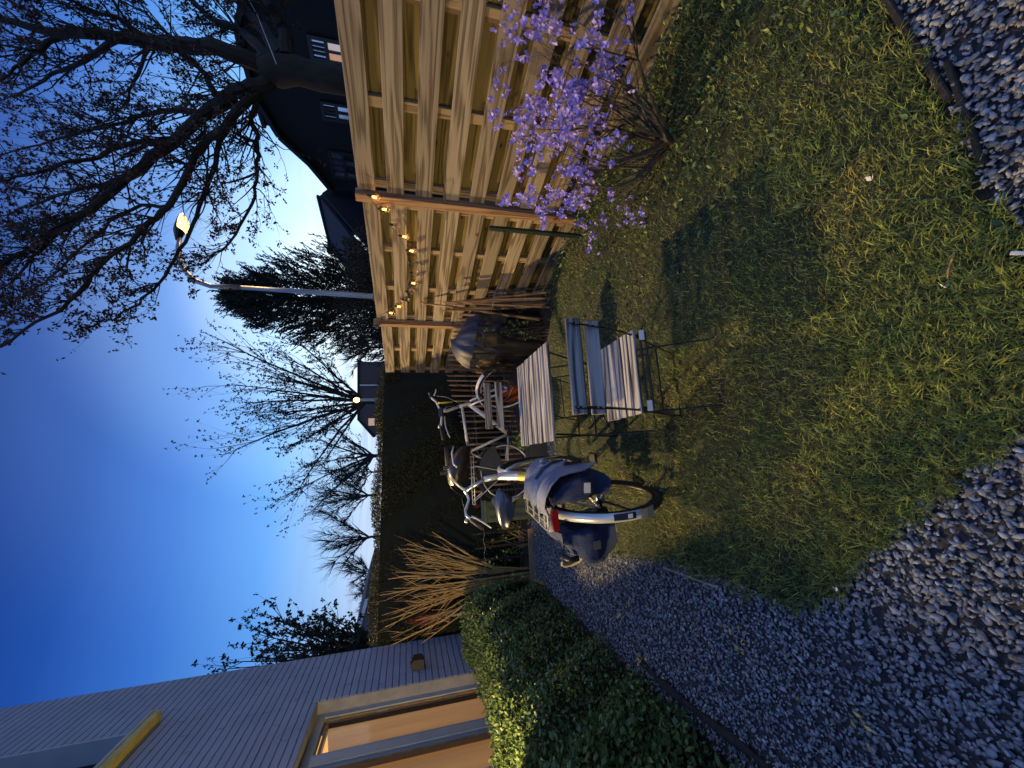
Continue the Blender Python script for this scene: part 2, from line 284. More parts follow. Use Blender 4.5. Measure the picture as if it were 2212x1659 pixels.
# ------------------------------------------------------------------ mesh building
def V3(*a): return Vector(a)
class MB:
    def __init__(s): s.v = []; s.f = []
    def add(s, v, f):
        n = len(s.v); s.v += [tuple(p) for p in v]; s.f += [tuple(i+n for i in q) for q in f]
        return s
    def box(s, c, d, rot=None, bev=0.0):
        """box of size d centred on c; bev chamfers the long edges"""
        x, y, z = d[0]/2, d[1]/2, d[2]/2; M = rot or Matrix.Identity(3); c = Vector(c)
        if bev:
            ax = max(range(3), key=lambda i: d[i]); o = [i for i in range(3) if i != ax]
            h = [x, y, z]; a, b_ = h[o[0]], h[o[1]]; bv = min(bev, a*.45, b_*.45)
            ring = [(a, b_-bv), (a-bv, b_), (-a+bv, b_), (-a, b_-bv), (-a, -b_+bv), (-a+bv, -b_), (a-bv, -b_), (a, -b_+bv)]
            vs = []
            for sg in (-1, 1):
                for (p, q) in ring:
                    t = [0, 0, 0]; t[ax] = sg*h[ax]; t[o[0]] = p; t[o[1]] = q; vs.append(c+M@Vector(t))
            fs = [(i, (i+1) % 8, 8+(i+1) % 8, 8+i) for i in range(8)]
            fs += [tuple(range(7, -1, -1)), tuple(range(8, 16))]
            return s.add(vs, fs)
        vs = [c+M@Vector((sx*x, sy*y, sz*z)) for sx in (-1, 1) for sy in (-1, 1) for sz in (-1, 1)]
        return s.add(vs, [(0, 1, 3, 2), (4, 6, 7, 5), (0, 4, 5, 1), (2, 3, 7, 6), (0, 2, 6, 4), (1, 5, 7, 3)])
    def tube(s, pts, r, n=6, cap=True, flat=1.0, closed=False):
        pts = [Vector(p) for p in pts]; k = len(pts)
        rs = list(r) if hasattr(r, '__len__') else [r]*k
        vs = []; ref = None
        for i in range(k):
            if closed: t = pts[(i+1) % k]-pts[i-1]
            else: t = pts[min(i+1, k-1)]-pts[max(i-1, 0)]
            if t.length < 1e-9: t = Vector((0, 0, 1))
            t.normalize()
            if ref is None: ref = t.orthogonal().normalized()
            ref = (ref - t*ref.dot(t))
            if ref.length < 1e-6: ref = t.orthogonal()
            ref.normalize(); bb = t.cross(ref)
            for j in range(n):
                a = 2*math.pi*j/n; vs.append(pts[i]+ref*(math.cos(a)*rs[i])+bb*(math.sin(a)*rs[i]*flat))
        fs = []
        for i in range(k if closed else k-1):
            i2 = (i+1) % k
            for j in range(n): fs.append((i*n+j, i*n+(j+1) % n, i2*n+(j+1) % n, i2*n+j))
        if cap and not closed: fs += [tuple(range(n-1, -1, -1)), tuple(range((k-1)*n, k*n))]
        return s.add(vs, fs)
    def prism(s, poly, a, b):
        """closed 3D polygon poly (list of points) extruded by vector b-a offsets"""
        n = len(poly); A = [Vector(p)+Vector(a) for p in poly]; B = [Vector(p)+Vector(b) for p in poly]
        return s.add(A+B, [tuple(range(n-1, -1, -1)), tuple(range(n, 2*n))]+[(i, (i+1) % n, n+(i+1) % n, n+i) for i in range(n)])
    def grid(s, rows):
        """sheet through rows of points"""
        n = len(rows[0]); vs = [p for r_ in rows for p in r_]
        return s.add(vs, [(i*n+j, i*n+j+1, (i+1)*n+j+1, (i+1)*n+j) for i in range(len(rows)-1) for j in range(n-1)])
    def build(s, name, mt, parent=None, smooth=False):
        me = bpy.data.meshes.new(name); me.from_pydata(s.v, [], s.f); me.update()
        return link(name, me, mt, parent, smooth)
def link(name, me, mt, parent=None, smooth=False):
    o = bpy.data.objects.new(name, me); COL.objects.link(o)
    if isinstance(mt, str): mt = MATS[mt]
    if mt: me.materials.append(mt)
    if parent: o.parent = parent
    if smooth: me.polygons.foreach_set('use_smooth', [True]*len(me.polygons))
    return o
def tag(o, label=None, cat=None, group=None, kind=None):
    if label: o['label'] = label
    if cat: o['category'] = cat
    if group: o['group'] = group
    if kind: o['kind'] = kind
    return o
def empty(name, loc=(0, 0, 0), rz=0, label=None, cat=None, group=None):
    o = bpy.data.objects.new(name, None); COL.objects.link(o); o.location = loc; o.rotation_euler = (0, 0, rz)
    o.empty_display_size = .1
    return tag(o, label, cat, group)
def copy_tree(o, parent=None):
    c = o.copy(); COL.objects.link(c)
    if parent: c.parent = parent
    for ch in list(o.children): copy_tree(ch, c)
    return c
def np_mesh(name, V, Fc, mt, parent=None, smooth=False):
    """V (n,3); Fc list of int arrays (m,k)"""
    me = bpy.data.meshes.new(name); V = np.asarray(V, dtype=np.float32)
    me.vertices.add(len(V)); me.vertices.foreach_set('co', V.ravel())
    tot = np.concatenate([np.full(len(f), f.shape[1], dtype=np.int32) for f in Fc]); idx = np.concatenate([f.ravel() for f in Fc]).astype(np.int32)
    st = np.concatenate([[0], np.cumsum(tot)[:-1]]).astype(np.int32)
    me.loops.add(len(idx)); me.loops.foreach_set('vertex_index', idx)
    me.polygons.add(len(tot)); me.polygons.foreach_set('loop_start', st); me.polygons.foreach_set('loop_total', tot)
    me.update(calc_edges=True)
    return link(name, me, mt, parent, smooth)
def unit(a): return a/np.maximum(np.linalg.norm(a, axis=1, keepdims=True), 1e-9)
def leaf_arrays(C, Dr, size, aspect=.5, fold=.25, rng=RNG, nrm=None):
    """one folded leaf per centre C, growing along Dr"""
    n = len(C); Dr = unit(Dr); q = rng.normal(size=(n, 3)) if nrm is None else nrm+rng.normal(size=(n, 3))*.35
    sd = unit(np.cross(Dr, q)); nn = np.cross(sd, Dr)
    sz = (size*np.ones(n))[:, None]
    a = C; b = C+Dr*sz*.5+sd*sz*aspect*.5+nn*sz*fold*.3; c = C+Dr*sz; d = C+Dr*sz*.5-sd*sz*aspect*.5+nn*sz*fold*.3
    V = np.stack([a, b, c, d], 1).reshape(-1, 3); i = np.arange(n)[:, None]*4
    return V, [np.hstack([i, i+1, i+2]), np.hstack([i, i+2, i+3])]
def leaves(name, C, Dr, size, mt, parent=None, **k):
    V, Fc = leaf_arrays(np.asarray(C), np.asarray(Dr), size, **k)
    return np_mesh(name, V, Fc, mt, parent)

def in_poly(pts, poly):
    x, y = pts[:, 0], pts[:, 1]; ins = np.zeros(len(pts), bool); n = len(poly)
    for i in range(n):
        x1, y1 = poly[i]; x2, y2 = poly[(i+1) % n]
        c = ((y1 > y) != (y2 > y)) & (x < (x2-x1)*(y-y1)/((y2-y1) or 1e-9)+x1); ins ^= c
    return ins

# house frame: a = along the wall, o = out from the wall
TH = R(14.7); HD = Vector((math.sin(TH), math.cos(TH), 0)); HN = Vector((math.cos(TH), -math.sin(TH), 0)); WOFF = 2.1
def H(a, o, z): return HD*a + HN*(-WOFF+o) + Vector((0, 0, z))

# ------------------------------------------------------------------ ground
gm = MB(); gm.add([(-150, -40, -.02), (250, -40, -.02), (250, 300, -.02), (-150, 300, -.02)], [(0, 1, 2, 3)])
tag(gm.build('ground', 'far_ground'), kind='structure')
gm = MB(); gm.add([(-2.6, -1.2, -.006), (2.55, -1.2, -.006), (2.55, 5.0, -.006), (-2.2, 5.6, -.006)], [(0, 1, 2, 3)])
tag(gm.build('gravel_path', 'gravel_base'), kind='structure')
LAWN = [(-.06, 3.08), (.06, 3.60), (.5, 3.72), (1.1, 3.62), (1.7, 3.52), (2.35, 3.25), (2.60, 2.9), (2.60, .30), (1.7, .30), (1.2, .335), (.92, .37), (.74, .40), (.55, .40), (.30, .50), (.12, .62), (.04, .78), (-.02, .9), (-.10, 1.02), (-.17, 1.14), (-.25, 1.24), (-.30, 1.41), (-.27, 1.62), (-.22, 1.82), (-.17, 2.0), (-.12, 2.24), (-.09, 2.6)]
lm = MB(); cx, cy = 1.1, 1.9
nL = len(LAWN)
ring = [(x+(cx-x)*0, y+(cy-y)*0, -.004) for x, y in LAWN]; ring2 = [(x+(cx-x)*.05, y+(cy-y)*.03, .018) for x, y in LAWN]; ring3 = [(x+(cx-x)*.5, y+(cy-y)*.5, .024) for x, y in LAWN]
lm.add(ring+ring2+ring3+[(cx, cy, .024)], [(i, (i+1) % nL, nL+(i+1) % nL, nL+i) for i in range(nL)]+[(nL+i, nL+(i+1) % nL, 2*nL+(i+1) % nL, 2*nL+i) for i in range(nL)]+[(2*nL+i, 2*nL+(i+1) % nL, 3*nL) for i in range(nL)])
tag(lm.build('lawn', 'lawn_soil'), kind='structure')
sm = MB(); sm.add([(1.75, 3.5, .001), (2.62, 2.7, .001), (2.62, 5.3, .001), (1.4, 5.0, .001)], [(0, 1, 2, 3)])
tag(sm.build('flower_bed', 'soil'), kind='structure')
sm = MB(); sm.add([tuple(H(-1, 0, .002)), tuple(H(-1, .62, .002)), tuple(H(2.2, .72, .002)), tuple(H(4.9, .60, .002)), tuple(H(5.0, 0, .002))], [(0, 1, 2, 3, 4)])
tag(sm.build('planting_bed', 'soil'), kind='structure')
sm = MB(); sm.add([(-.75, 5.04, .004), (1.6, 4.78, .004), (2.6, 5.0, .004), (2.6, 5.4, .004), (-.75, 5.4, .004)], [(0, 1, 2, 3, 4)])
tag(sm.build('back_bed', 'soil'), kind='structure')

def grass():
    n = 330000
    # more blades close to the camera, where they show largest
    r = RNG.uniform(0, 1, n)**1.25*3.9; a = RNG.uniform(-.9, 1.75, n)
    pts = np.stack([r*np.sin(a), r*np.cos(a)], 1)
    wob = np.stack([np.sin(pts[:, 1]*23)+np.sin(pts[:, 1]*57+1), np.cos(pts[:, 0]*21)+np.sin(pts[:, 0]*49)], 1)*.012
    pts = pts[in_poly(pts+wob, LAWN)]
    n = len(pts)
    clump = np.sin(pts[:, 0]*7+2*np.sin(pts[:, 1]*5))*np.cos(pts[:, 1]*8+np.sin(pts[:, 0]*6))*.5+.5
    h = (.010+.030*RNG.random(n)**2.2+.022*clump**2*RNG.random(n))
    ang = RNG.uniform(0, 2*np.pi, n)+3*np.sin(pts[:, 0]*3)*np.cos(pts[:, 1]*2.5)
    lean = RNG.uniform(.3, 1.5, n); d = np.stack([np.cos(ang), np.sin(ang)], 1)
    wd = RNG.uniform(.0008, .0021, n); s = np.stack([-d[:, 1], d[:, 0]], 1)*wd[:, None]
    z0 = np.full(n, .012)
    def v(off, z): return np.concatenate([pts+off, z[:, None]], 1)
    o1 = d*(h*lean*.45)[:, None]; o2 = d*(h*lean*1.15)[:, None]
    V = np.stack([v(-s, z0), v(s, z0), v(o1+s*.8, z0+h*.65), v(o1-s*.8, z0+h*.65), v(o2, z0+h*RNG.uniform(.6, 1.05, n))], 1).reshape(-1, 3)
    i = np.arange(n)[:, None]*5
    tag(np_mesh('grass', V, [np.hstack([i, i+1, i+2, i+3]), np.hstack([i+3, i+2, i+4])], 'grass'), 'short mossy grass with dry stalks covering the lawn', 'grass', kind='stuff')
    # broad-leaved weeds
    C = []; Dr = []
    m_ = 0
    while m_ < 520:
        r = 3.2*random.random()**.7; a_ = random.uniform(-.8, 1.7); x, y = r*math.sin(a_), r*math.cos(a_)
        if not in_poly(np.array([[x, y]]), LAWN)[0]: continue
        if x < 1.3 and random.random() < .72: continue
        m_ += 1; b0 = random.uniform(0, 6.28)
        for k in range(random.randint(2, 6)):
            b1 = b0+k*1.25+random.uniform(-.3, .3); C.append((x+random.gauss(0, .008), y+random.gauss(0, .008), .02)); Dr.append((math.cos(b1), math.sin(b1), random.uniform(.1, 1.1)))
    for k in range(1500):
        y = random.uniform(.25, 3.1); x = 2.60-abs(random.gauss(0, .17)); b1 = random.uniform(0, 6.28); C.append((x, y, random.uniform(.01, .09))); Dr.append((math.cos(b1), math.sin(b1), random.uniform(-.1, 1.4)))
    for k in range(900):
        x = random.gauss(2.0, .34); y = random.gauss(1.0, .36); b1 = random.uniform(0, 6.28)
        if x < 2.6 and y > .33: C.append((x, y, random.uniform(.01, .05))); Dr.append((math.cos(b1), math.sin(b1), random.uniform(0, 1.2)))
    sz = RNG.uniform(.014, .042, len(C))
    tag(leaves('lawn_weeds', C, Dr, sz, 'border_leaf', aspect=.42), 'broad weed leaves scattered between the grass blades', 'weeds', kind='stuff')
grass()

def stones():
    ico = MB(); t = (1+5**.5)/2
    base = np.array([(-1, t, 0), (1, t, 0), (-1, -t, 0), (1, -t, 0), (0, -1, t), (0, 1, t), (0, -1, -t), (0, 1, -t), (t, 0, -1), (t, 0, 1), (-t, 0, -1), (-t, 0, 1)])/1.9
    fc = np.array([(0, 11, 5), (0, 5, 1), (0, 1, 7), (0, 7, 10), (0, 10, 11), (1, 5, 9), (5, 11, 4), (11, 10, 2), (10, 7, 6), (7, 1, 8), (3, 9, 4), (3, 4, 2), (3, 2, 6), (3, 6, 8), (3, 8, 9), (4, 9, 5), (2, 4, 11), (6, 2, 10), (8, 6, 7), (9, 8, 1)])
    n0 = 250000
    r = .10+4.95*RNG.random(n0)**.62; a = RNG.uniform(-1.9, 1.8, n0); pts = np.stack([r*np.sin(a), r*np.cos(a)], 1)
    shr = [(x+(.02 if x > .5 else .03)*(1 if x < 1 else 0), y) for x, y in LAWN]
    ok = ~in_poly(pts, shr)
    al = pts@np.array([HD.x, HD.y]); of = pts@np.array([HN.x, HN.y])+WOFF
    ok &= (of > .50+.12*(al > 1)) & (pts[:, 0] < 2.55) & (al < 4.93+.0*of)
    ok &= ~((pts[:, 0] > 1.75) & (pts[:, 1] > 2.6)); ok &= ~((pts[:, 0] > 1.3) & (pts[:, 1] > 4.5)); ok &= pts[:, 1] > -.9
    pts = pts[ok]; n = len(pts)
    size = (.0038+.0072*RNG.random(n)**1.7)*(1+.10*(pts[:, 1] < 1.3))
    ax = np.stack([RNG.uniform(.8, 1.5, n), RNG.uniform(.6, 1.0, n), RNG.uniform(.35, .75, n)], 1)*size[:, None]
    V = base[None]*ax[:, None, :]*(1+RNG.uniform(-.42, .34, (n, 12, 1)))
    th = RNG.uniform(0, 6.28, n); tl = RNG.normal(0, .75, n)
    y2 = V[..., 1]*np.cos(tl)[:, None]-V[..., 2]*np.sin(tl)[:, None]; z2 = V[..., 1]*np.sin(tl)[:, None]+V[..., 2]*np.cos(tl)[:, None]
    x3 = V[..., 0]*np.cos(th)[:, None]-y2*np.sin(th)[:, None]; y3 = V[..., 0]*np.sin(th)[:, None]+y2*np.cos(th)[:, None]
    V = np.stack([x3+pts[:, 0:1], y3+pts[:, 1:2], z2+(RNG.random(n)**1.6*.018)[:, None]], 2).reshape(-1, 3)
    Fc = (fc[None]+(np.arange(n)*12)[:, None, None]).reshape(-1, 3)
    tag(np_mesh('gravel', V, [Fc], 'stone'), 'crushed grey stone chippings covering the path and yard', 'gravel', kind='stuff')
stones()

# ------------------------------------------------------------------ wooden fence
FX = 2.62
def board(mb, x, y0, y1, z0, z1, th=.018, wob=.003):
    c = Vector((x+th/2+random.uniform(-.0015, .0015), (y0+y1)/2, (z0+z1)/2+random.uniform(-.002, .002)))
    rot = Matrix.Rotation(random.uniform(-.0025, .0025), 3, 'X') @ Matrix.Rotation(random.uniform(-.001, .001), 3, 'Z')
    mb.box(c, (th, y1-y0+random.uniform(-.006, .006), z1-z0), rot, bev=.003)
FENCE = empty('board_fence', (2.62, 2.3, 0), 0, 'tall fence of horizontal sawn boards between reddish posts, running the length of the garden', 'fence')
def fence_panel(y0, y1, dz, lab, battens):
    e = empty('fence_panel', (0, (y0+y1)/2-2.3, 0)); e.parent = FENCE
    f = MB(); bk = MB(); bt = MB(); yc = (y0+y1)/2
    for i in range(9):
        t = 1.813+dz-.208*i
        board(f, 0, y0-yc, y1-yc, t-.125, t)
        if i < 8: board(bk, .056, y0-yc, y1-yc, t-.228, t-.105)
    for b_ in battens: MB().box((.037, b_-yc, .9+dz), (.034, .065, 1.79), bev=.002).build('batten', 'fence_batten_wood', e)
    f.build('front_boards', 'fence_wood', e); bk.build('back_boards', 'fence_back_wood', e)
fence_panel(.45, 2.235, 0, 'nearest fence panel, behind the purple flowering bush', (.50, 1.05, 1.60, 2.185))
fence_panel(2.33, 3.975, -.02, 'middle fence panel with the string of bulbs hanging across it', (2.365, 2.86, 3.41, 3.93))
fence_panel(4.07, 5.32, -.055, 'farthest fence panel, beside the hedge and behind the covered barbecue', (4.11, 4.68, 5.26))
fence_panel(-1.45, .35, 0, 'fence panel beside the photographer, mostly outside the picture', (-1.4, -.8, -.2, .3))
def fence_post(y, h, w_, lab):
    e = MB(); e.box((0, 0, h/2), (.07, w_, h), bev=.004); o = e.build('fence_post', 'post_wood'); o.parent = FENCE; o.location = (-.005, y-2.3, 0)
fence_post(2.282, 1.835, .07, 'reddish brown fence post where the string of bulbs starts')
fence_post(4.022, 1.83, .06, 'narrow fence post with a small black hook, behind the covered barbecue')
fence_post(.40, 1.835, .07, 'fence post nearest the photographer, outside the picture')

# ------------------------------------------------------------------ string of bulbs
def bulbs():
    seen = [(300, 350, 1), (385, 460, 1), (480, 590, 0), (555, 680, 1), (615, 800, 1), (635, 895, 0), (645, 985, 0), (635, 1065, 1), (610, 1135, 0), (575, 1200, 0), (520, 1255, 1), (455, 1305, 1)]
    e = empty('string_lights', P((1300+300/2.074)/1.8228, (600+350/2.074)/1.8228, X=2.565), 0, 'string of small pear shaped bulbs hanging across the middle fence panel', 'string lights')
    base = Vector(e.location)
    pts = [P((1300+x/2.074)/1.8228, (600+y/2.074)/1.8228, X=2.565) for x, y, _ in seen]
    end = P((1300+370/2.074)/1.8228, (600+1355/2.074)/1.8228, X=2.565)
    c = MB(); path = [pts[0]+Vector((.01, -.06, .045))]
    for a, b in zip(pts, pts[1:]+[end]): path += [a, (a+b)/2+Vector((0, 0, -.006))]
    path.append(end); c.tube([p-base for p in path], .0028, 5); c.build('cable', 'cable', e)
    for i, (p, s) in enumerate(zip(pts, seen)):
        tilt = Vector((random.uniform(-.10, .0), random.uniform(-.12, .12), -1)).normalized(); p = p-base
        so_ = MB(); so_.tube([p+tilt*.002, p+tilt*.012, p+tilt*.030], [.008, .011, .010], 8)
        b_ = so_.build('bulb', 'black_plastic', e, True)
        if not s[2]: b_['label'] = 'unlit bulb'
        fl = MB()
        for k in range(6):
            an = k*math.pi/3; fl.tube([p+tilt*.040+Vector((math.cos(an)*.004, math.sin(an)*.004, 0)), p+tilt*.068+Vector((math.cos(an)*.0055, math.sin(an)*.0055, 0))], .0012 if s[2] else .0006, 4)
        fl.build('filament', 'filament_lit' if s[2] else 'filament_off', b_)
        g = MB(); rad = [.009, .012, .019, .0225, .0215, .014, .002]; ds = [.030, .042, .056, .068, .079, .089, .093]
        g.tube([p+tilt*d_ for d_ in ds], rad, 12); g.build('glass', 'bulb_glass', b_, True)
        if s[2]:
            l = bpy.data.lights.new('bulb_light', 'POINT'); l.energy = .12; l.color = (1, .52, .16); l.shadow_soft_size = .02
            lo_ = bpy.data.objects.new('bulb_light', l); COL.objects.link(lo_); lo_.location = base+p+tilt*.062+Vector((-.028, 0, 0))
    h = MB(); h.box((0, 0, 0), (.03, .05, .035), bev=.006); h.box((.01, .0, .03), (.012, .02, .04))
    o = h.build('cable_hook', 'black_plastic'); o.location = (FX-.062, 4.02, 1.79); tag(o, 'small black hook clamped on the narrow fence post', 'hook')
    # grey wire running over the near boards
    wv = MB(); pp = [P((1300+x/1.3825)/1.8228, (y/1.3825)/1.8228, X=FX-.008) for x, y in ((640, 780), (632, 860), (622, 940), (620, 1000))]+[P((1300+x/1.3825)/1.8228, (y/1.3825)/1.8228, X=FX-.05) for x, y in ((619, 1045), (622, 1075))]+[P((1300+x/1.3825)/1.8228, (y/1.3825)/1.8228, X=FX-.008) for x, y in ((632, 1130), (630, 1200))]
    wv.tube(pp, .003, 5); tag(wv.build('fence_wire', 'cable'), 'thin grey cable crossing the fence boards over the reddish post', 'cable')
bulbs()

# ------------------------------------------------------------------ house at the left
HB = H(0, 0, 0); HRZ = math.atan2(HD.y, HD.x)
def hmb(items):
    """boxes given as along a0..a1, out of the wall o0..o1, height z0..z1 in the house's own frame"""
    mb = MB()
    for (a0, a1, o0, o1, z0, z1) in items: mb.box(((a0+a1)/2, -(o0+o1)/2, (z0+z1)/2), (abs(a1-a0), abs(o1-o0), abs(z1-z0)))
    return mb
def house():
    e = empty('white_brick_house', HB, HRZ, 'pale painted brick house with a tall curtained window lit from inside', 'house')
    A1 = 5.08; a0, a1, z0, z1 = 3.02, 4.21, .10, 2.23; u0, u1, v0, v1 = 1.2, 4.27, 3.52, 5.7
    hmb([(a1, A1, -.28, 0, 0, v0-.02), (u1, A1, -.28, 0, v0-.02, 7.2), (-4, u0, -.28, 0, v0-.02, 7.2), (-4, a0, -.28, 0, 0, v0-.02), (a0, a1, -.28, 0, 0, z0), (a0, a1, -.28, 0, z1, v0-.02), (u0, u1, -.28, 0, v1, 7.2),
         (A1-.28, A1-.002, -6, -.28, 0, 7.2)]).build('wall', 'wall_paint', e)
    # smooth plastered jambs and head of the tall window
    hmb([(a1-.012, a1, -.20, -.004, z0, z1-.012), (a0, a1-.012, -.20, -.004, z1-.012, z1)]).build('reveal', 'light_render', e)
    fr = hmb([(a1-.075, a1-.012, -.155, -.10, z0, z1-.012), (a0, a1-.075, -.155, -.10, z1-.085, z1-.012)]).build('window_frame', 'frame_paint', e); fr['label'] = 'outer frame of the tall window'
    # opening casement: timber stiles, two slim rails and hinges
    cs = hmb([(a1-.10, a1-.075, -.165, -.112, z0, z1-.085), (a1-.128, a1-.108, -.175, -.122, z0, z1-.10), (3.645, a1-.128, -.175, -.13, z1-.125, z1-.10)]).build('casement', 'frame_wood', e)
    for z in (1.02, 1.62, 2.02): hmb([(a1-.112, a1-.098, -.135, -.108, z, z+.10)]).build('hinge', 'steel', cs)
    hmb([(a1-.14, a1-.128, -.16, -.128, z0, z1-.125)]).build('seal', 'black_plastic', cs)
    ml = hmb([(3.47, 3.645, -.118, -.075, z0, z1-.085), (3.51, 3.605, -.075, -.060, z0, z1-.085)]).build('mullion', 'frame_paint', e); ml['label'] = 'wide blue grey upright between the two curtained panes'
    hmb([(3.456, 3.4695, -.118, -.083, z0, z1-.085)]).build('bead', 'frame_wood', ml); hmb([(3.460, 3.4695, -.0829, -.070, z0, z1-.085)]).build('glazing_strip', 'edging_wood', ml)
    # curtains: gently folded cloth hanging behind the glass
    def curtain(b0, b1, top, yo, amp):
        n = 46; rows = []
        for zz in np.linspace(z0+.02, top, 14):
            rows.append([(b0+(b1-b0)*i/n, -(yo+amp*math.sin(i*.55+.5*math.sin(zz*1.5))+.006*math.sin(i*1.7+zz*2)), z0+.02+(zz-z0-.02)*(1-.055*(1-i/n))) for i in range(n+1)])
        return MB().grid(rows).build('curtain', 'curtain', e, True)
    curtain(3.60, a1-.06, z1-.10, -.165, .006); c2 = curtain(a0-.02, 3.59, z1-.10, -.165, .010)
    hmb([(3.62, 4.1, -.225, -.215, z1-.35, z1-.05)]).build('lit_gap', 'lit_gap', e)['label'] = 'bright slit beside the curtain edge'
    hmb([(a0, a1-.13, -.127, -.122, z0, z1-.12)]).build('window_pane', 'window_glass', e)
    hmb([(a0-.4, a1+.2, -1.2, -1.18, z0, z1+.3)]).build('room_wall', 'frame_wood', e)
    # upper window in its dark recess, with a projecting sill
    hmb([(u1-.05, u1-.001, -.22, -.17, v0, v1), (u0, u1-.05, -.22, -.17, v0, v0+.06), (u1-.45, u1-.40, -.22, -.17, v0+.06, v1)]).build('upper_window_frame', 'window_black', e)
    hmb([(u0, u1-.05, -.215, -.205, v0+.06, v1)]).build('upper_window_pane', 'sky_pane', e)
    hmb([(u1-.02, u1-.0005, -.165, -.0, v0, v1)]).build('upper_reveal', 'frame_paint', e)
    hmb([(u0, u1+.12, -.16, .075, v0-.052, v0)]).build('upper_sill', 'sill_lamplit', e)
    hmb([(u0, u1+.12, -.16, .082, v0+.001, v0+.022)]).build('sill_cap', 'frame_paint', e)
    # lit flood lamp on the same wall, just outside the left edge of the picture: it lights the top of the border
    q = empty('wall_lamp', H(1.72, .0, 0), HRZ, 'lit lamp on the house wall, just outside the picture', 'wall lamp')
    MB().box((0, -.05, 1.48), (.13, .06, .12), bev=.01).build('housing', 'black_plastic', q)
    MB().box((0, -.083, 1.48), (.10, .004, .08)).build('lens', 'lamp_glow', q)
    for nm_, tp, en, aim in (('flood_lamp_light', 'POINT', FLOOD, (0, 0, 1)),):
        l = bpy.data.lights.new(nm_, tp); l.energy = en; l.color = (1.0, .70, .26); l.shadow_soft_size = .035; 
        if tp == 'SPOT': l.spot_size = R(128); l.spot_blend = .55
       
        o = bpy.data.objects.new(nm_, l); COL.objects.link(o); o.location = H(1.72, .13 if tp == 'SPOT' else .16, 1.48); o.rotation_euler = V3(*aim).to_track_quat('Z', 'Y').to_euler()
    b = hmb([(4.42, 4.52, .003, .085, 1.30, 1.415), (4.405, 4.535, .085, .10, 1.315, 1.40), (4.44, 4.50, .02, .06, 1.415, 1.43)])
    o = b.build('wall_lamp', 'black_plastic'); o.location = HB; o.rotation_euler = (0, 0, HRZ)
    tag(o, 'small unlit black box lamp on the pale wall', 'wall lamp')
    # folded red parasol with a white pole behind the corner, and its black bracket
    t = empty('folded_parasol', H(5.22, .16, 0), 0, 'folded red parasol on a white pole beyond the house corner', 'parasol')
    pl = MB(); pl.tube([(0, 0, 0), (0, 0, 1.48)], .017, 8); pl.build('pole', 'white_plastic', t)
    cv = MB(); n = 20; rows = []
    for k, (z, rr) in enumerate(((1.02, .055), (1.10, .075), (1.22, .07), (1.36, .05), (1.47, .018))):
        rows.append([(rr*(1+.35*math.sin(j*2*math.pi/n*5))*math.cos(j*2*math.pi/n), rr*(1+.35*math.sin(j*2*math.pi/n*5))*math.sin(j*2*math.pi/n), z) for j in range(n+1)])
    cv.grid(rows).build('canopy', 'red_cloth', t, True)
    k_ = MB(); k_.box((-.03, -.02, .98), (.10, .05, .035)); k_.build('bracket', 'black_plastic', t)
house()

# ------------------------------------------------------------------ clipped hedge across the back
def hedge():
    e = empty('clipped_hedge', (.6, 5.55, 0), 0, 'tall dark clipped evergreen hedge closing the back of the garden', 'hedge')
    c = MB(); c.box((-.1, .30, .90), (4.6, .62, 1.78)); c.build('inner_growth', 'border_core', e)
    n = 62000; X = RNG.uniform(-2.45, 2.22, n); Z = 1.92*RNG.random(n)**.9; Y = -.04+.05*np.sin(X*3.1+Z*2)+.04*np.sin(X*7+Z*5)+.09*RNG.random(n)
    nt_ = 16000; X2 = RNG.uniform(-2.45, 2.2, nt_); Y2 = RNG.uniform(-.05, .75, nt_); Z2 = 1.80+.10*RNG.random(nt_)+.02*np.sin(X2*4)
    ns = 3500; X3 = RNG.uniform(2.14, 2.24, ns); Y3 = RNG.uniform(0, .7, ns); Z3 = RNG.uniform(0, 1.88, ns)
    C = np.stack([np.concatenate([X, X2, X3]), np.concatenate([Y, Y2, Y3]), np.concatenate([Z, Z2, Z3])], 1)
    C = C[C[:, 2] < 1.885+.025*np.sin(C[:, 0]*5)]
    Dr = RNG.normal(size=C.shape)*.8+np.array([0, -.5, .35])
    leaves('foliage', C, Dr, RNG.uniform(.016, .042, len(C)), 'hedge_leaf', e, aspect=.38)
hedge()

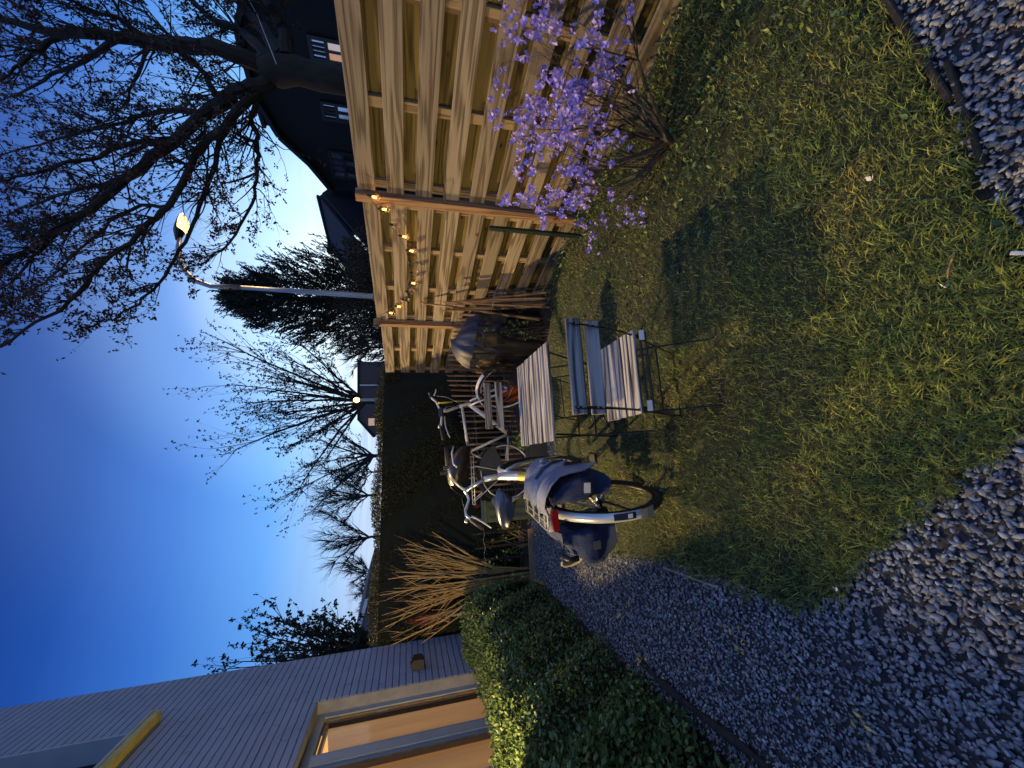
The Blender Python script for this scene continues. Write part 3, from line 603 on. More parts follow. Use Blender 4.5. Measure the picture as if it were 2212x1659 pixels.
# ------------------------------------------------------------------ evergreen border along the house
def border():
    e = empty('evergreen_border', H(2.8, .35, 0), 0, 'low leafy evergreen border under the lit window, its top caught by yellow lamp light', 'shrub border')
    loc = Vector(e.location)
    def front(al): return .66-.10*np.clip((al-1.0)/4, -.5, 1)      # distance of the front face from the wall
    def top(al): return .84+.035*np.sin(al*3.0)+.02*np.sin(al*7.3)-.12*np.clip((al-4.35)/.5, 0, 1)+.24*np.clip((2.3-al)/.5, 0, 1)  # unseen near end made taller, added to shade the path from the wall lamp
    def pts(n, a0, a1):
        al = RNG.uniform(a0, a1, n); q = RNG.random(n); f = front(al); t = top(al)
        # front face, rounded shoulder, top
        s = q*1.55
        out = np.where(s < .8, f+.03*np.sin(al*9+s*7), f*(1-(s-.8)/.75)); zz = np.where(s < .8, t*(s/.8)**.85, t)
        sh = np.clip(1-abs(s-.8)/.16, 0, 1)*.06; out = out-sh*.8; zz = zz-sh*.8
        out = out+RNG.normal(0, .022, n)+.03*np.sin(al*13+zz*11); zz = zz+RNG.normal(0, .02, n)+.018*np.sin(al*17)
        return al, np.maximum(out, .01), np.maximum(zz, .01), s
    al, o_, z_, s = pts(36000, -.3, 4.80)
    al2, o2, z2, s2 = pts(9000, .6, 2.8)
    al = np.concatenate([al, al2]); o_ = np.concatenate([o_, o2]); z_ = np.concatenate([z_, z2]); s = np.concatenate([s, s2])
    C = np.outer(al, np.array(HD))+np.outer(o_-WOFF, np.array(HN)); C[:, 2] = z_
    outw = np.where((s < .8)[:, None], np.array(HN)[None]*.7+np.array([0, 0, -.15]), np.array([0, 0, .6])+np.array(HN)[None]*.25)
    Dr = RNG.normal(size=C.shape)*.55+outw
    sz = RNG.uniform(.016, .036, len(C))*(1+.35*(al < 2.2))
    leaves('foliage', C-np.array(loc), Dr, sz, 'border_leaf', e, aspect=.55)
    # sprigs standing up above the top, and some over the near window edge
    C = []; Dd = []; tw = MB()
    for i in range(300):
        a_ = random.uniform(.6, 4.75); ou = random.uniform(.05, float(front(a_))); b = H(a_, ou, float(top(a_))-.04)-loc
        d = Vector((random.gauss(0, .5), random.gauss(0, .5), 1)).normalized(); ln = random.uniform(.04, .13)
        tw.tube([b, b+d*ln], [.0016, .0008], 4)
        for k in range(7):
            p = b+d*ln*(k+1)/7; C.append(tuple(p)); Dd.append(tuple(d*.5+Vector((random.gauss(0, 1), random.gauss(0, 1), random.gauss(0, .4)))))
    leaves('sprig_leaves', C, Dd, RNG.uniform(.018, .034, len(C)), 'border_leaf', e, aspect=.5)
    tw.build('sprigs', 'azalea_stem', e)['kind'] = 'stuff'
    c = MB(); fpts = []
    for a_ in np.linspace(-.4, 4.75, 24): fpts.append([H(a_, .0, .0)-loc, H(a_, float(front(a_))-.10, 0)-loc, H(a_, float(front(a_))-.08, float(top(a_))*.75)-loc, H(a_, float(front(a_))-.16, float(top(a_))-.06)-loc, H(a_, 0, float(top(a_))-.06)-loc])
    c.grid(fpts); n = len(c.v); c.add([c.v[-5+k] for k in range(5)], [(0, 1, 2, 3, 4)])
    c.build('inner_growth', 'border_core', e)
    # old log lying along the foot of the border
    lg = MB(); pp = [H(a_, .74+.02*math.sin(a_*5), .018) for a_ in np.linspace(.9, 2.5, 12)]
    lg.tube(pp, [.02+.008*math.sin(i*2.3) for i in range(12)], 8); tag(lg.build('rotten_log', 'log_bark', None, True), 'long thin rotten log half sunk beside the evergreen border', 'log')
border()

# ------------------------------------------------------------------ timber edging
def edging():
    p = [P(1153, 1128, Z=0), P(1164, 1400, Z=0)]
    def plank(a, b, h, th, mtn, name, lab, cat):
        a = Vector(a); b = Vector(b); d = b-a; mb = MB(); mb.box((0, 0, h/2-.01), (d.length, th, h), bev=.003)
        o = mb.build(name, mtn); o.location = (a+b)/2; o.rotation_euler = (0, 0, math.atan2(d.y, d.x)); tag(o, lab, cat); return o
    plank((.30, 4.83, 0), (-.72, 5.08, 0), .075, .022, 'edging_wood', 'edging_board', 'thin upright board holding back the gravel in front of the pruned shrub', 'edging board')
    plank(H(4.93, .56, 0), H(4.35, .66, 0), .05, .03, 'edging_wood', 'edging_board', 'short sloping board where the gravel meets the end of the evergreen border', 'edging board')
    plank((-.235, 1.84, 0), (-.145, 2.26, 0), .03, .012, 'concrete_edge', 'lawn_edging', 'thin pale edging strip between lawn and gravel beside the bicycle', 'edging board')
    plank((1.75, .28, 0), (1.02, .345, 0), .035, .018, 'log_bark', 'edging_board', 'dark weathered edging board at the near edge of the lawn', 'edging board', )
    plank((1.12, .305, 0), (.80, .375, 0), .03, .015, 'log_bark', 'edging_board', 'short dark board overlapping the near edging at the lawn corner', 'edging board')
edging()

# ------------------------------------------------------------------ folding table and chairs
def slat(mb, cx, cy, z, lx, wy, th=.014): mb.box((cx+random.uniform(-.002, .002), cy, z), (lx, wy, th), Matrix.Rotation(random.uniform(-.006, .006), 3, 'Z'), bev=.003)
def bar(mb, a, b, w_=.006, flat=.35): mb.tube([a, b], w_, 6, flat=flat)
def table():
    c = (Vector((1.107, 1.814, 0))+Vector((1.197, 2.372, 0))+Vector((.655, 2.496, 0))+Vector((.573, 1.939, 0)))/4
    rz = math.atan2(-.125, .535)
    e = empty('folding_table', c, rz, 'weathered grey slatted folding table on thin black metal legs', 'table')
    s = MB()
    for i in range(7): slat(s, 0, -.285+.095*i/1*.98+.002, .703, .55, .070)
    s.build('tabletop', 'slat_wood', e)
    for x in (-.21, .21): MB().box((x, 0, .688), (.018, .56, .012)).build('cross_rail', 'black_metal', e)
    for s_ in (-1, 1):
        for yy in (-1, 1):
            l = MB(); l.tube([(s_*.235, -yy*.25, .69), (s_*.235, yy*.24, .012)], .0075, 6, flat=.6); l.tube([(s_*.235, yy*.225, .010), (s_*.235, yy*.262, .010)], .010, 6); l.build('leg', 'black_metal', e)
    for yy, z in ((-.235, .03), (.235, .03), (-.12, .36), (.12, .36)): MB().tube([(-.235, yy, z), (.235, yy, z)], .005, 6).build('stretcher', 'black_metal', e)
    MB().tube([(-.235, .235, .03), (.235, .12, .36)], .0035, 5).build('diagonal_brace', 'black_metal', e)
table()
def chair(loc, rz, lab, tags):
    """folding garden chair; local +y is where the sitter looks"""
    e = empty('folding_chair', loc, rz, lab, 'chair')
    s = MB()
    for i in range(5): slat(s, 0, -.13+.0655*i, .452, .385, .053)
    s.build('seat', 'slat_wood', e)
    bk = MB(); tl = .16
    for z, y in ((.795, -.245), (.70, -.222)): bk.box((0, y, z), (.40, .014, .062), Matrix.Rotation(-.22, 3, 'X'), bev=.004)
    bk.build('backrest', 'slat_wood', e)
    for sg in (-1, 1):
        f = MB(); x = sg*.175
        # flat upright: back slats, down and forward to the front foot
        f.tube([(x, -.262, .822), (x, -.238, .70), (x, -.222, .64)], .0105, 6, flat=.3); f.tube([(x, -.222, .645), (x, -.19, .56), (x, -.14, .455), (x, .0, .25), (x, .155, .012)], .0085, 6, flat=.45)
        u = f.build('upright', 'black_metal', e)
        for z, y in ((.812, -.268), (.788, -.262), (.716, -.247), (.69, -.240)): MB().tube([(x, y, z), (x, y-.004, z)], .0042, 8).build('rivet', 'rivet', u)
        l = MB(); xr = sg*.163; l.tube([(xr, .165, .445), (xr, .0, .25), (xr, -.175, .012), (xr, -.20, .006)], .007, 6, flat=.6); l.build('leg', 'black_metal', e)
        r = MB(); r.box((sg*.168, 0, .437), (.010, .31, .016)); r.build('seat_rail', 'black_metal', e)
        if tags:
            t = MB(); t.box((sg*.162, -.183, .432), (.046, .003, .022), Matrix.Rotation(-.5, 3, 'X')); t.build('sticker', 'label_white', e)
    b = MB()
    for (y, z, x) in ((-.165, .430, .175), (-.185, .415, .175), (.14, .03, .175), (-.168, .025, .163), (.02, .22, .163)): MB().tube([(-x, y, z), (x, y, z)], .0045, 6).build('cross_bar', 'black_metal', e)
# near chair: seat centre from the photo, facing the table
chair((.742, 1.555, 0), R(-13), 'folding slatted chair standing nearest the camera on the lawn', True)
chair((1.17, 2.83, 0), R(180-8), 'folding slatted chair on the far side of the table, only its back showing', False)

# ------------------------------------------------------------------ bicycles
def wheel(parent, name, c, ax, rad, tyre_r, tyre_mat='rubber', rim_mat='silver', spokes=28, reflect=True):
    """wheel standing at c with axle direction ax"""
    ax = Vector(ax).normalized(); u = Vector((0, 0, 1)); u = (u-ax*u.dot(ax)).normalized(); v = ax.cross(u)
    def ring(r, off=0): return [u*math.cos(t)*r+v*math.sin(t)*r+ax*off for t in np.linspace(0, 2*math.pi, 48, endpoint=False)]
    h = MB(); h.tube([-ax*.055, -ax*.03, -ax*.028, ax*.028, ax*.03, ax*.055], [.008, .012, .028, .028, .012, .008], 10)
    w_ = h.build(name, 'steel', parent, True); w_.location = c
    t = MB(); t.tube(ring(rad-tyre_r), tyre_r, 10, closed=True); t.build('tyre', tyre_mat, w_, True)
    r = MB(); r.tube(ring(rad-tyre_r*2.1), tyre_r*.62, 6, closed=True); r.build('rim', rim_mat, w_, True)
    s = MB(); rr = rad-tyre_r*2.3
    for i in range(spokes):
        a = 2*math.pi*i/spokes; b = a+(.35 if i % 2 else -.35); sd = .026 if (i//2) % 2 else -.026
        s.tube([u*math.cos(b)*.026+v*math.sin(b)*.026+ax*sd, u*math.cos(a)*rr+v*math.sin(a)*rr], .0011, 4, cap=False)
    s.build('spokes', 'spoke_metal', w_)
    return w_
def mudguard(parent, name, c, ax, rad, a0, a1, mt, width=.028, depth=.012):
    """curved blade over the wheel between angles a0..a1 (0 = forward, 90 = up)"""
    ax = Vector(ax).normalized(); fwd = ax.cross(Vector((0, 0, 1))).normalized(); up = Vector((0, 0, 1))
    rows = []
    for t in np.linspace(R(a0), R(a1), 26):
        d = fwd*math.cos(t)+up*math.sin(t)
        rows.append([c+d*(rad-depth*abs(k)**2*1.6)+ax*k*width for k in (-1, -.7, -.3, 0, .3, .7, 1)])
    mb = MB(); mb.grid(rows); n = len(mb.v); inner = [[Vector(p)-(Vector(p)-c).normalized()*.003 for p in row] for row in rows]; mb.grid(inner)
    return mb.build(name, mt, parent, True)

def saddle(parent, c, mt, wid=.10):
    rows = []
    for k, (x, hw, z) in enumerate(((-.135, .45, -.030), (-.13, .82, -.005), (-.10, 1.0, .010), (-.05, .92, .014), (.0, .55, .006), (.05, .28, .002), (.11, .2, .004), (.135, .12, -.010), (.14, .03, -.02))):
        rows.append([V3(x, math.cos(a)*wid*hw, z+(math.sin(a)*.030 if math.sin(a) > 0 else math.sin(a)*.024)) for a in np.linspace(0, 2*math.pi, 17)])
    mb = MB(); mb.grid(rows); mb.add(rows[0], [tuple(range(16, -1, -1))]); mb.add(rows[-1], [tuple(range(17))]); s = mb.build('saddle', mt, parent, True); s.location = c
    r = MB()
    for sg in (-1, 1): r.tube([(-.10, sg*.03, -.035), (-.02, sg*.02, -.05), (.08, sg*.012, -.03)], .0035, 6)
    for sg in (-1, 1): r.tube([(-.10, sg*.05, -.05+.012*k) for k in range(0, 4)], .012, 8)
    r.build('springs', 'black_metal', s)
    return s
def bike_a():
    rz = R(67); lean = R(-5)
    e = empty('city_bicycle', (.30, 2.21, 0), 0, 'silver step-through bicycle parked nearest, seen from behind with bags over its rack', 'bicycle')
    e.rotation_euler = (lean, 0, rz)
    M = Matrix.Translation(e.location) @ e.rotation_euler.to_matrix().to_4x4(); Mi = M.inverted()
    bike_a.M = M
    def zz(x, y, Y): return Mi @ P((1650+x/2.212)/1.8228, (1650+y/2.212)/1.8228, Y=Y)
    ax = (0, 1, 0); rh = V3(0, 0, .35); fh = V3(1.10, 0, .35); bb = V3(.46, 0, .29); hb = V3(.955, 0, .70); ht = V3(.915, 0, .86)
    stem = zz(400, 620, 3.2)
    f = MB()
    f.tube([ht+V3(-.004, 0, .02), hb], .022, 12); f.tube([ht*.35+hb*.65, (hb+bb)/2+V3(.02, 0, .0), bb], [.030, .033, .034], 12)
    f.build('down_tube', 'silver', e, True)['label'] = 'thick silver tube with yellow lamp light painted on it'
    yb = MB(); a_ = ht*.35+hb*.65; m_ = (hb+bb)/2+V3(.02, 0, 0); yb.tube([a_*.45+m_*.55, m_, m_*.6+bb*.4], [.0335, .0345, .0350], 12); yb.build('lamplit_band', 'yellow_rubber_lamplight', e, True)  # yellow lamp light on the tube, painted as a band of colour
    g = MB(); sc = V3(.30, 0, .70)
    g.tube([bb, sc], .017, 10)
    for s_ in (-1, 1):
        g.tube([bb+V3(-.03, s_*.035, 0), rh+V3(0, s_*.065, 0)], .010, 8); g.tube([sc+V3(.01, s_*.02, -.06), rh+V3(0, s_*.065, 0)], .008, 8)
    g.build('rear_triangle', 'silver', e, True)
    p = MB(); p.tube([sc+V3(.01, 0, -.03), V3(.235, 0, .875)], .0135, 8); p.build('seat_post', 'steel', e, True)
    sd = saddle(e, V3(.20, 0, .915), 'saddle_skin', .122)
    fk = MB()
    for s_ in (-1, 1): fk.tube([hb+V3(.005, s_*.03, -.02), hb+V3(.04, s_*.055, -.10), fh+V3(0, s_*.06, 0)], [.017, .016, .011], 8)
    fk.tube([hb+V3(0, -.05, -.03), hb+V3(0, .05, -.03)], .017, 8); fk.build('fork', 'silver', e, True)
    sm_ = MB(); sm_.tube([ht, ht*.35+stem*.65, stem+V3(-.005, 0, -.02), stem], [.017, .016, .018, .021], 10); sm_.build('stem', 'steel', e, True)
    hbp = [zz(250, 430, 3.06), zz(285, 520, 3.16), zz(345, 580, 3.2), stem, zz(435, 700, 3.2), zz(405, 800, 3.2), zz(412, 840, 3.16), zz(450, 872, 3.08)]
    hb_ = MB(); hb_.tube(hbp, .0115, 8); h_ = hb_.build('handlebar', 'silver', e, True)
    for a0, a1, lab in ((zz(250, 405, 3.04), zz(240, 245, 2.98), 'right'), (zz(455, 878, 3.07), zz(558, 950, 2.97), 'left')):
        q = MB(); q.tube([a0, a0*.5+a1*.5, a1], [.0165, .018, .017], 10); q.build('grip', 'rubber', h_, True)
    bl = MB(); bl.tube([zz(330, 420, 3.08), zz(300, 390, 3.10), zz(285, 300, 3.10), zz(300, 235, 3.08)], [.009, .008, .007, .005], 6)
    bl.build('brake_lever', 'silver', h_, True)
    bl = MB(); bl.tube([zz(455, 850, 3.12), zz(500, 865, 3.12), zz(560, 900, 3.08), zz(630, 950, 3.04)], [.009, .008, .007, .005], 6); bl.build('brake_lever', 'silver', h_, True)
    be = MB(); b0 = zz(412, 888, 3.12); be.tube([b0+V3(0, 0, -.012), b0+V3(0, 0, .004), b0+V3(0, 0, .014)], [.022, .022, .008], 12); be.build('bell', 'steel', h_, True)
    br = MB(); b1 = zz(235, 430, 3.08); br.box(b1, (.05, .035, .035), bev=.006); br.box(zz(215, 470, 3.12), (.03, .03, .05), bev=.005); br.build('shifter', 'black_plastic', h_)
    cb = MB(); cb.tube([zz(260, 470, 3.12), zz(280, 600, 3.22), zz(360, 670, 3.25), zz(420, 650, 3.3), ht], .0028, 5); cb.tube([zz(400, 800, 3.2), zz(370, 690, 3.24), zz(420, 630, 3.3), ht], .0028, 5); cb.tube([zz(275, 480, 3.12), zz(310, 590, 3.22), zz(400, 600, 3.28), ht], .0028, 5)
    cb.build('cables', 'black_plastic', e, True)
    wheel(e, 'rear_wheel', rh, ax, .352, .023, rim_mat='black_metal'); wheel(e, 'front_wheel', fh, ax, .352, .023, rim_mat='black_metal')
    mg = mudguard(e, 'rear_mudguard', rh, ax, .374, 60, 188, 'silver', .024, .008)
    fl = MB(); rows = []
    for t in (186, 192, 199): d = V3(math.cos(R(t)), 0, math.sin(R(t))); rows.append([rh+d*.374+V3(0, k*(.025+.0006*(t-186)), 0) for k in (-1, 0, 1)])
    fl.grid(rows); fl.grid([[Vector(q)+V3(.003, 0, 0) for q in row] for row in rows]); fl.build('mud_flap', 'beige_cloth', mg)
    stt = MB(); rows = []
    for t in np.linspace(163, 181, 6): d = V3(math.cos(R(t)), 0, math.sin(R(t))); rows.append([rh+d*.3745+V3(0, k*.017-.006, 0) for k in (-1, 0, 1)])
    stt.grid(rows); stt.build('sticker', 'saddle_skin', mg)
    st2 = MB(); rows = []
    for t in np.linspace(174, 178, 3): d = V3(math.cos(R(t)), 0, math.sin(R(t))); rows.append([rh+d*.3765+V3(0, k*.011-.006, 0) for k in (-1, 0, 1)])
    st2.grid(rows); st2.build('sticker', 'label_white', mg)['label'] = 'small pale rectangle on the mudguard sticker'
    mudguard(e, 'front_mudguard', fh, ax, .372, 20, 175, 'silver', .030)
    # rack: flat platform with outer rails, three ribs, struts to the hub
    rk = MB(); zt = .755
    for y in (-.062, .062): rk.tube([(-.20, y*.9, zt), (-.15, y, zt), (.20, y, zt), (.28, y*.5, zt-.02)], .006, 6)
    for y in (-.022, .022): rk.tube([(-.19, y, zt), (.16, y, zt)], .0045, 5)
    rk.tube([(-.20, -.056, zt), (-.215, 0, zt), (-.20, .056, zt)], .006, 6)
    for x in (-.15, -.06, .04, .16): rk.box((x, 0, zt), (.022, .125, .007))
    for y in (-.067, .067): rk.tube([(-.13, y, zt-.005), (0, y, .36)], .005, 6); rk.tube([(.06, y, zt-.005), (.0, y, .36)], .005, 6)
    rk.build('rack', 'grey_lacquer', e)
    # wide twin-lobed rear reflector lamp
    lt = MB(); n = 20; ring = []
    for i in range(n*2):
        t = 2*math.pi*i/(n*2); y = math.cos(t)*.060; z = math.sin(t)*(.017+.012*math.cos(t)**2); ring.append((y, z))
    fr = [V3(-.235, y, .725+z) for y, z in ring]; bk = [V3(-.205, y*.96, .728+z*.9) for y, z in ring]; k = len(ring)
    lt.add(fr+bk, [tuple(range(k)), tuple(range(2*k-1, k-1, -1))]+[(i, i+k, (i+1) % k+k, (i+1) % k) for i in range(k)])
    lm_ = lt.build('rear_light', 'red_reflector', e)
    bz = MB(); bz.box((-.196, 0, .742), (.03, .125, .03), bev=.01); bz.build('housing', 'white_lacquer', lm_)
    cr = MB(); cr.tube([bb+V3(0, -.07, 0), bb+V3(.05, -.08, -.16)], .010, 6); cr.tube([bb+V3(0, .07, 0), bb+V3(-.05, .08, .16)], .010, 6); cr.tube([bb+V3(0, -.075, 0), bb+V3(0, .075, 0)], .03, 12)
    ck = cr.build('crank', 'black_metal', e)
    pd = MB(); q = bb+V3(.05, -.13, -.165); pd.box(q, (.085, .07, .022), bev=.005); pd.build('pedal', 'black_plastic', ck)
    pd = MB(); q = bb+V3(-.05, .14, .16); pd.box(q, (.085, .07, .022), bev=.005); pd.build('pedal', 'black_plastic', ck)
    cc = MB(); cc.prism([V3(-.05, -.062, .31), V3(.50, -.062, .20), V3(.56, -.062, .29), V3(.50, -.062, .375), V3(-.04, -.062, .39)], (0, 0, 0), (0, -.022, 0)); cc.build('chain_case', 'black_plastic', e)
    gh = MB(); gh.tube([rh+V3(0, -.06, 0), rh+V3(0, -.10, 0)], [.03, .02], 10); gh.tube([rh+V3(0, .06, 0), rh+V3(0, .095, 0)], [.035, .028], 10); gh.box(rh+V3(.03, .08, -.02), (.10, .02, .03)); gh.build('hub_brake', 'black_metal', e)
    ks = MB(); ks.tube([V3(.10, .05, .30), V3(.06, .17, .035)], .008, 6); ks.tube([V3(.06, .17, .035), V3(.03, .19, .025)], .010, 6); ks.build('kickstand', 'black_metal', e)
bike_a()

def panniers():
    M = bike_a.M; base = M @ V3(0, 0, .6)
    e = empty('pannier_bags', base, 0, 'pair of navy cloth bags slung over the nearest bicycle, one with a pale grey flap', 'pannier bags')
    e.rotation_euler = (R(-5), 0, R(67)); off = V3(0, 0, .6)
    def bag(sg, name, z0, z1, bul, x0, x1):
        rows = []
        for k, t in enumerate(np.linspace(0, 1, 15)):
            z = z0+(z1-z0)*t; th = .055+(.085 if sg < 0 else .095)*math.sin(math.pi*min(1, t*1.05+.08))**.6*bul*(1-.25*t)
            w0 = x0+.05*(1-t)+.02*math.sin(t*9); w1 = x1-.07*(1-t)**1.5
            ring = []
            for j in range(29):
                a = 2*math.pi*j/28; cx_ = (w0+w1)/2; hx = (w1-w0)/2
                sx = math.copysign(abs(math.cos(a))**.30, math.cos(a)); sy = math.copysign(abs(math.sin(a))**.32, math.sin(a))
                wr = .006*math.sin(a*5+t*13)+.006*math.sin(a*3-t*21)*t+.005*math.sin(a*11+t*9)+.004*math.sin(a*2+t*37)*t
                ring.append(V3(cx_+sx*(hx+wr), sg*(.078+th/2+sy*(th/2+wr)), z)-off)
            rows.append(ring)
        mb = MB(); mb.grid(rows); c0 = sum((Vector(p) for p in rows[0]), Vector())/29; mb.add([c0]+rows[0], [(0, j+1, j+2) for j in range(28)]); mb.add([sum((Vector(p) for p in rows[-1]), Vector())/29]+rows[-1], [(0, j+2, j+1) for j in range(28)])
        return mb.build(name, 'navy_cloth', e, True)
    r = bag(-1, 'right_bag', .39, .735, 1.15, -.27, .15); l = bag(1, 'left_bag', .37, .70, 1.75, -.25, .14)
    # grey flap thrown over the right bag: from the rack across the top and part way down
    rows = []
    for i in range(17):
        x = -.275+.43*i/16; dr = .13+.05*math.sin(i*.9)+.055*math.sin(i*.35+1)
        prof = [(-.035, .775), (-.08, .78), (-.13, .772), (-.185, .745), (-.228, .70), (-.248, .66), (-.255, .74-dr), (-.258, .70-dr)]
        rows.append([V3(x+.01*math.sin(k*2+i), y-.010*math.sin(i*1.1+k*.8), z+.010*math.sin(i*1.4+k)+.006*math.sin(i*3.1)) - off for k, (y, z) in enumerate(prof)])
    fl = MB().grid(rows); fl.grid([[Vector(p)+V3(0, .003, -.004) for p in row] for row in rows]); fl.build('flap', 'grey_cloth', r, True)
    st = MB(); st.grid([[V3(-.06+.03*a, y, z)-off for (y, z) in ((-.18, .757), (-.234, .712), (-.262, .65), (-.266, .58))] for a in (0, 1)]); st.build('strap', 'navy_cloth', r)
    rf = MB(); rf.box(V3(-.283, -.155, .555)-off, (.003, .052, .035), Matrix.Rotation(.1, 3, 'X')); rf.build('reflective_patch', 'label_white', r)
    rf = MB(); rf.box(V3(-.262, .155, .52)-off, (.003, .045, .042)); rf.build('reflective_patch', 'grey_plastic', l)
    # beige rimmed opening with a dark tube in the left bag
    ow = MB(); ow.tube([V3(-.20+.03*math.cos(a)*1.0, .235+.035*math.cos(a), .645+.055*math.sin(a))-off for a in np.linspace(-1.9, 1.9, 14)], .010, 6, flat=.6); ow.build('beige_trim', 'beige_cloth', l, True)
    dk = MB(); dk.tube([V3(-.20, .20, .70)-off, V3(-.215, .225, .655)-off, V3(-.205, .228, .61)-off], .016, 8); dk.build('strap', 'black_plastic', l, True)
    fr = MB(); rows = [[V3(-.17+.04*a, .17+.06*a+.02*b, .455-.03*b)-off for b in (0, 1)] for a in (0, .5, 1)]; fr.grid(rows); fr.build('loose_corner', 'navy_cloth', l)
panniers()

def bike_b():
    org = V3(.93, 4.50, 0); rz = R(-9)
    e = empty('bicycle', org, 0, 'white framed bicycle standing side-on behind the table, its front wheel turned', 'bicycle'); e.rotation_euler = (R(4), 0, rz)
    M = Matrix.Translation(org) @ e.rotation_euler.to_matrix().to_4x4(); Mi = M.inverted()
    def zz(x, y, Y): return Mi @ P((1650+x/3.687)/1.8228, (1450+y/3.687)/1.8228, Y=Y)
    rh = V3(0, 0, .345); bb = V3(.44, 0, .29); ht = V3(.775, 0, .87); hb = V3(.81, 0, .76); sc = V3(.24, 0, .78)
    st_ = Matrix.Rotation(R(-52), 3, 'Z')
    def sp(p): p = Vector(p); return hb+st_@(p-hb)
    f = MB(); f.tube([ht, hb], .020, 10); f.tube([hb, bb], .026, 10); f.tube([ht+V3(0, 0, -.03), sc], .0155, 10); f.tube([sc, bb], .015, 8)
    for s_ in (-1, 1): f.tube([bb, rh+V3(0, s_*.06, 0)], .009, 6); f.tube([sc, rh+V3(0, s_*.06, 0)], .007, 6)
    f.build('frame', 'white_lacquer', e, True)
    fh = V3(1.06, 0, .345); ax = st_@V3(0, 1, 0)
    fk = MB()
    for s_ in (-1, 1): fk.tube([sp(hb+V3(.01, s_*.035, -.02)), sp(fh+V3(0, s_*.055, 0))], .012, 8)
    fk.build('fork', 'silver', e, True)
    wheel(e, 'rear_wheel', rh, (0, 1, 0), .345, .019); wheel(e, 'front_wheel', sp(fh), ax, .345, .019)
    mudguard(e, 'rear_mudguard', rh, (0, 1, 0), .366, 40, 190, 'black_plastic', .028)
    mudguard(e, 'front_mudguard', sp(fh), ax, .366, 60, 195, 'white_lacquer', .028)
    sk = MB(); sk.prism([V3(0, .05, .35)]+[V3(.335*math.cos(t), .05, .35+.335*math.sin(t)) for t in np.linspace(.45, 2.3, 10)], (0, 0, 0), (0, .006, 0)); sk.build('coat_guard', 'grey_plastic', e)
    sk = MB(); sk.prism([V3(0, -.056, .35)]+[V3(.335*math.cos(t), -.056, .35+.335*math.sin(t)) for t in np.linspace(.45, 1.5, 10)], (0, 0, 0), (0, .006, 0)); sk.build('coat_guard', 'grey_plastic', e)
    sp_ = MB(); sp_.tube([sc, V3(.19, 0, .90)], .013, 8); sp_.build('seat_post', 'steel', e)
    # saddle under a crumpled black rain cover
    cv = MB(); rows = []
    for i in range(12):
        t = i/11; rr = .035+.11*math.sin(math.pi*(t*.86+.07))**.7
        rows.append([V3(-.12+.42*t, math.cos(a)*(rr+.012*math.sin(a*7+i*2.1)), .90+.8*math.sin(a)*(rr+.014*math.sin(a*5+i*1.7))-.12*t*t+.04) for a in np.linspace(0, 2*math.pi, 25)])
    cv.grid(rows); cv.build('saddle_cover', 'tarp_black', e, True)
    rk = MB()
    for y in (-.06, .06):
        rk.tube([(-.34, y, .745), (.20, y, .745)], .006, 6); rk.tube([(-.30, y, .745), (-.01, y, .35)], .005, 6); rk.tube([(-.12, y, .745), (-.01, y, .35)], .005, 6); rk.tube([(.08, y, .745), (-.01, y, .35)], .005, 6)
    for x in (-.34, -.24, -.14, -.04, .06): rk.tube([(x, -.06, .745), (x, .06, .745)], .005, 6)
    rk.build('rack', 'white_lacquer', e, True)
    rl = MB(); rl.box((-.365, 0, .72), (.03, .07, .04), bev=.01); rl.build('rear_light', 'red_reflector', e)
    sm_ = zz(400, 620, 4.28)
    s2 = MB(); s2.tube([ht, ht*.4+sm_*.6, sm_, zz(310, 610, 4.26)], [.017, .018, .017, .02], 8); s2.build('stem', 'silver', e, True)
    hb_ = MB(); hb_.tube([zz(150, 370, 4.35), zz(190, 440, 4.33), zz(250, 490, 4.30), zz(300, 590, 4.27), zz(330, 700, 4.25), zz(315, 850, 4.22)], .0115, 8); h_ = hb_.build('handlebar', 'white_lacquer', e, True)
    for a0, a1 in ((zz(320, 860, 4.22), zz(350, 1030, 4.16)), (zz(180, 425, 4.33), zz(148, 350, 4.36))):
        g = MB(); g.tube([a0, a1], .016, 8); g.build('grip', 'rubber', h_, True)
    b_ = MB(); b_.tube([zz(370, 700, 4.2), zz(385, 850, 4.18), zz(420, 950, 4.14), zz(450, 1005, 4.12)], [.007, .007, .006, .005], 6); b_.build('brake_lever', 'silver', h_, True)
    b_ = MB(); b_.tube([zz(215, 400, 4.3), zz(240, 350, 4.3), zz(245, 300, 4.3)], [.008, .008, .006], 6); b_.build('brake_lever', 'silver', h_, True)
    y_ = MB(); y_.tube([zz(275, 500, 4.26), zz(310, 505, 4.25), zz(400, 495, 4.24), zz(490, 488, 4.24)], [.012, .010, .009, .006], 6); y_.build('yellow_streamer', 'yellow_rubber_lamplight', h_, True)
    be = MB(); q = zz(290, 850, 4.22); be.tube([q+V3(0, 0, -.02), q, q+V3(0, 0, .012)], [.02, .022, .008], 10); be.build('bell', 'steel', h_, True)
    dp = MB(); q = zz(320, 640, 4.22); dp.box(q, (.09, .03, .05), Matrix.Rotation(-.4, 3, 'X'), bev=.008); dp.build('display', 'black_plastic', h_)
    cb = MB(); cb.tube([zz(250, 400, 4.3), zz(400, 420, 4.24), zz(530, 480, 4.24), zz(660, 530, 4.26)], .003, 5); cb.tube([zz(360, 620, 4.2), zz(400, 560, 4.18), zz(500, 550, 4.2), zz(580, 560, 4.24)], .003, 5); cb.build('cables', 'steel', e, True)
    hl = MB(); q = zz(900, 420, 4.2); hl.tube([q+V3(0, .03, 0), q+V3(0, -.02, 0), q+V3(0, -.035, 0)], [.02, .035, .03], 10); hl.build('headlight', 'black_plastic', e, True)
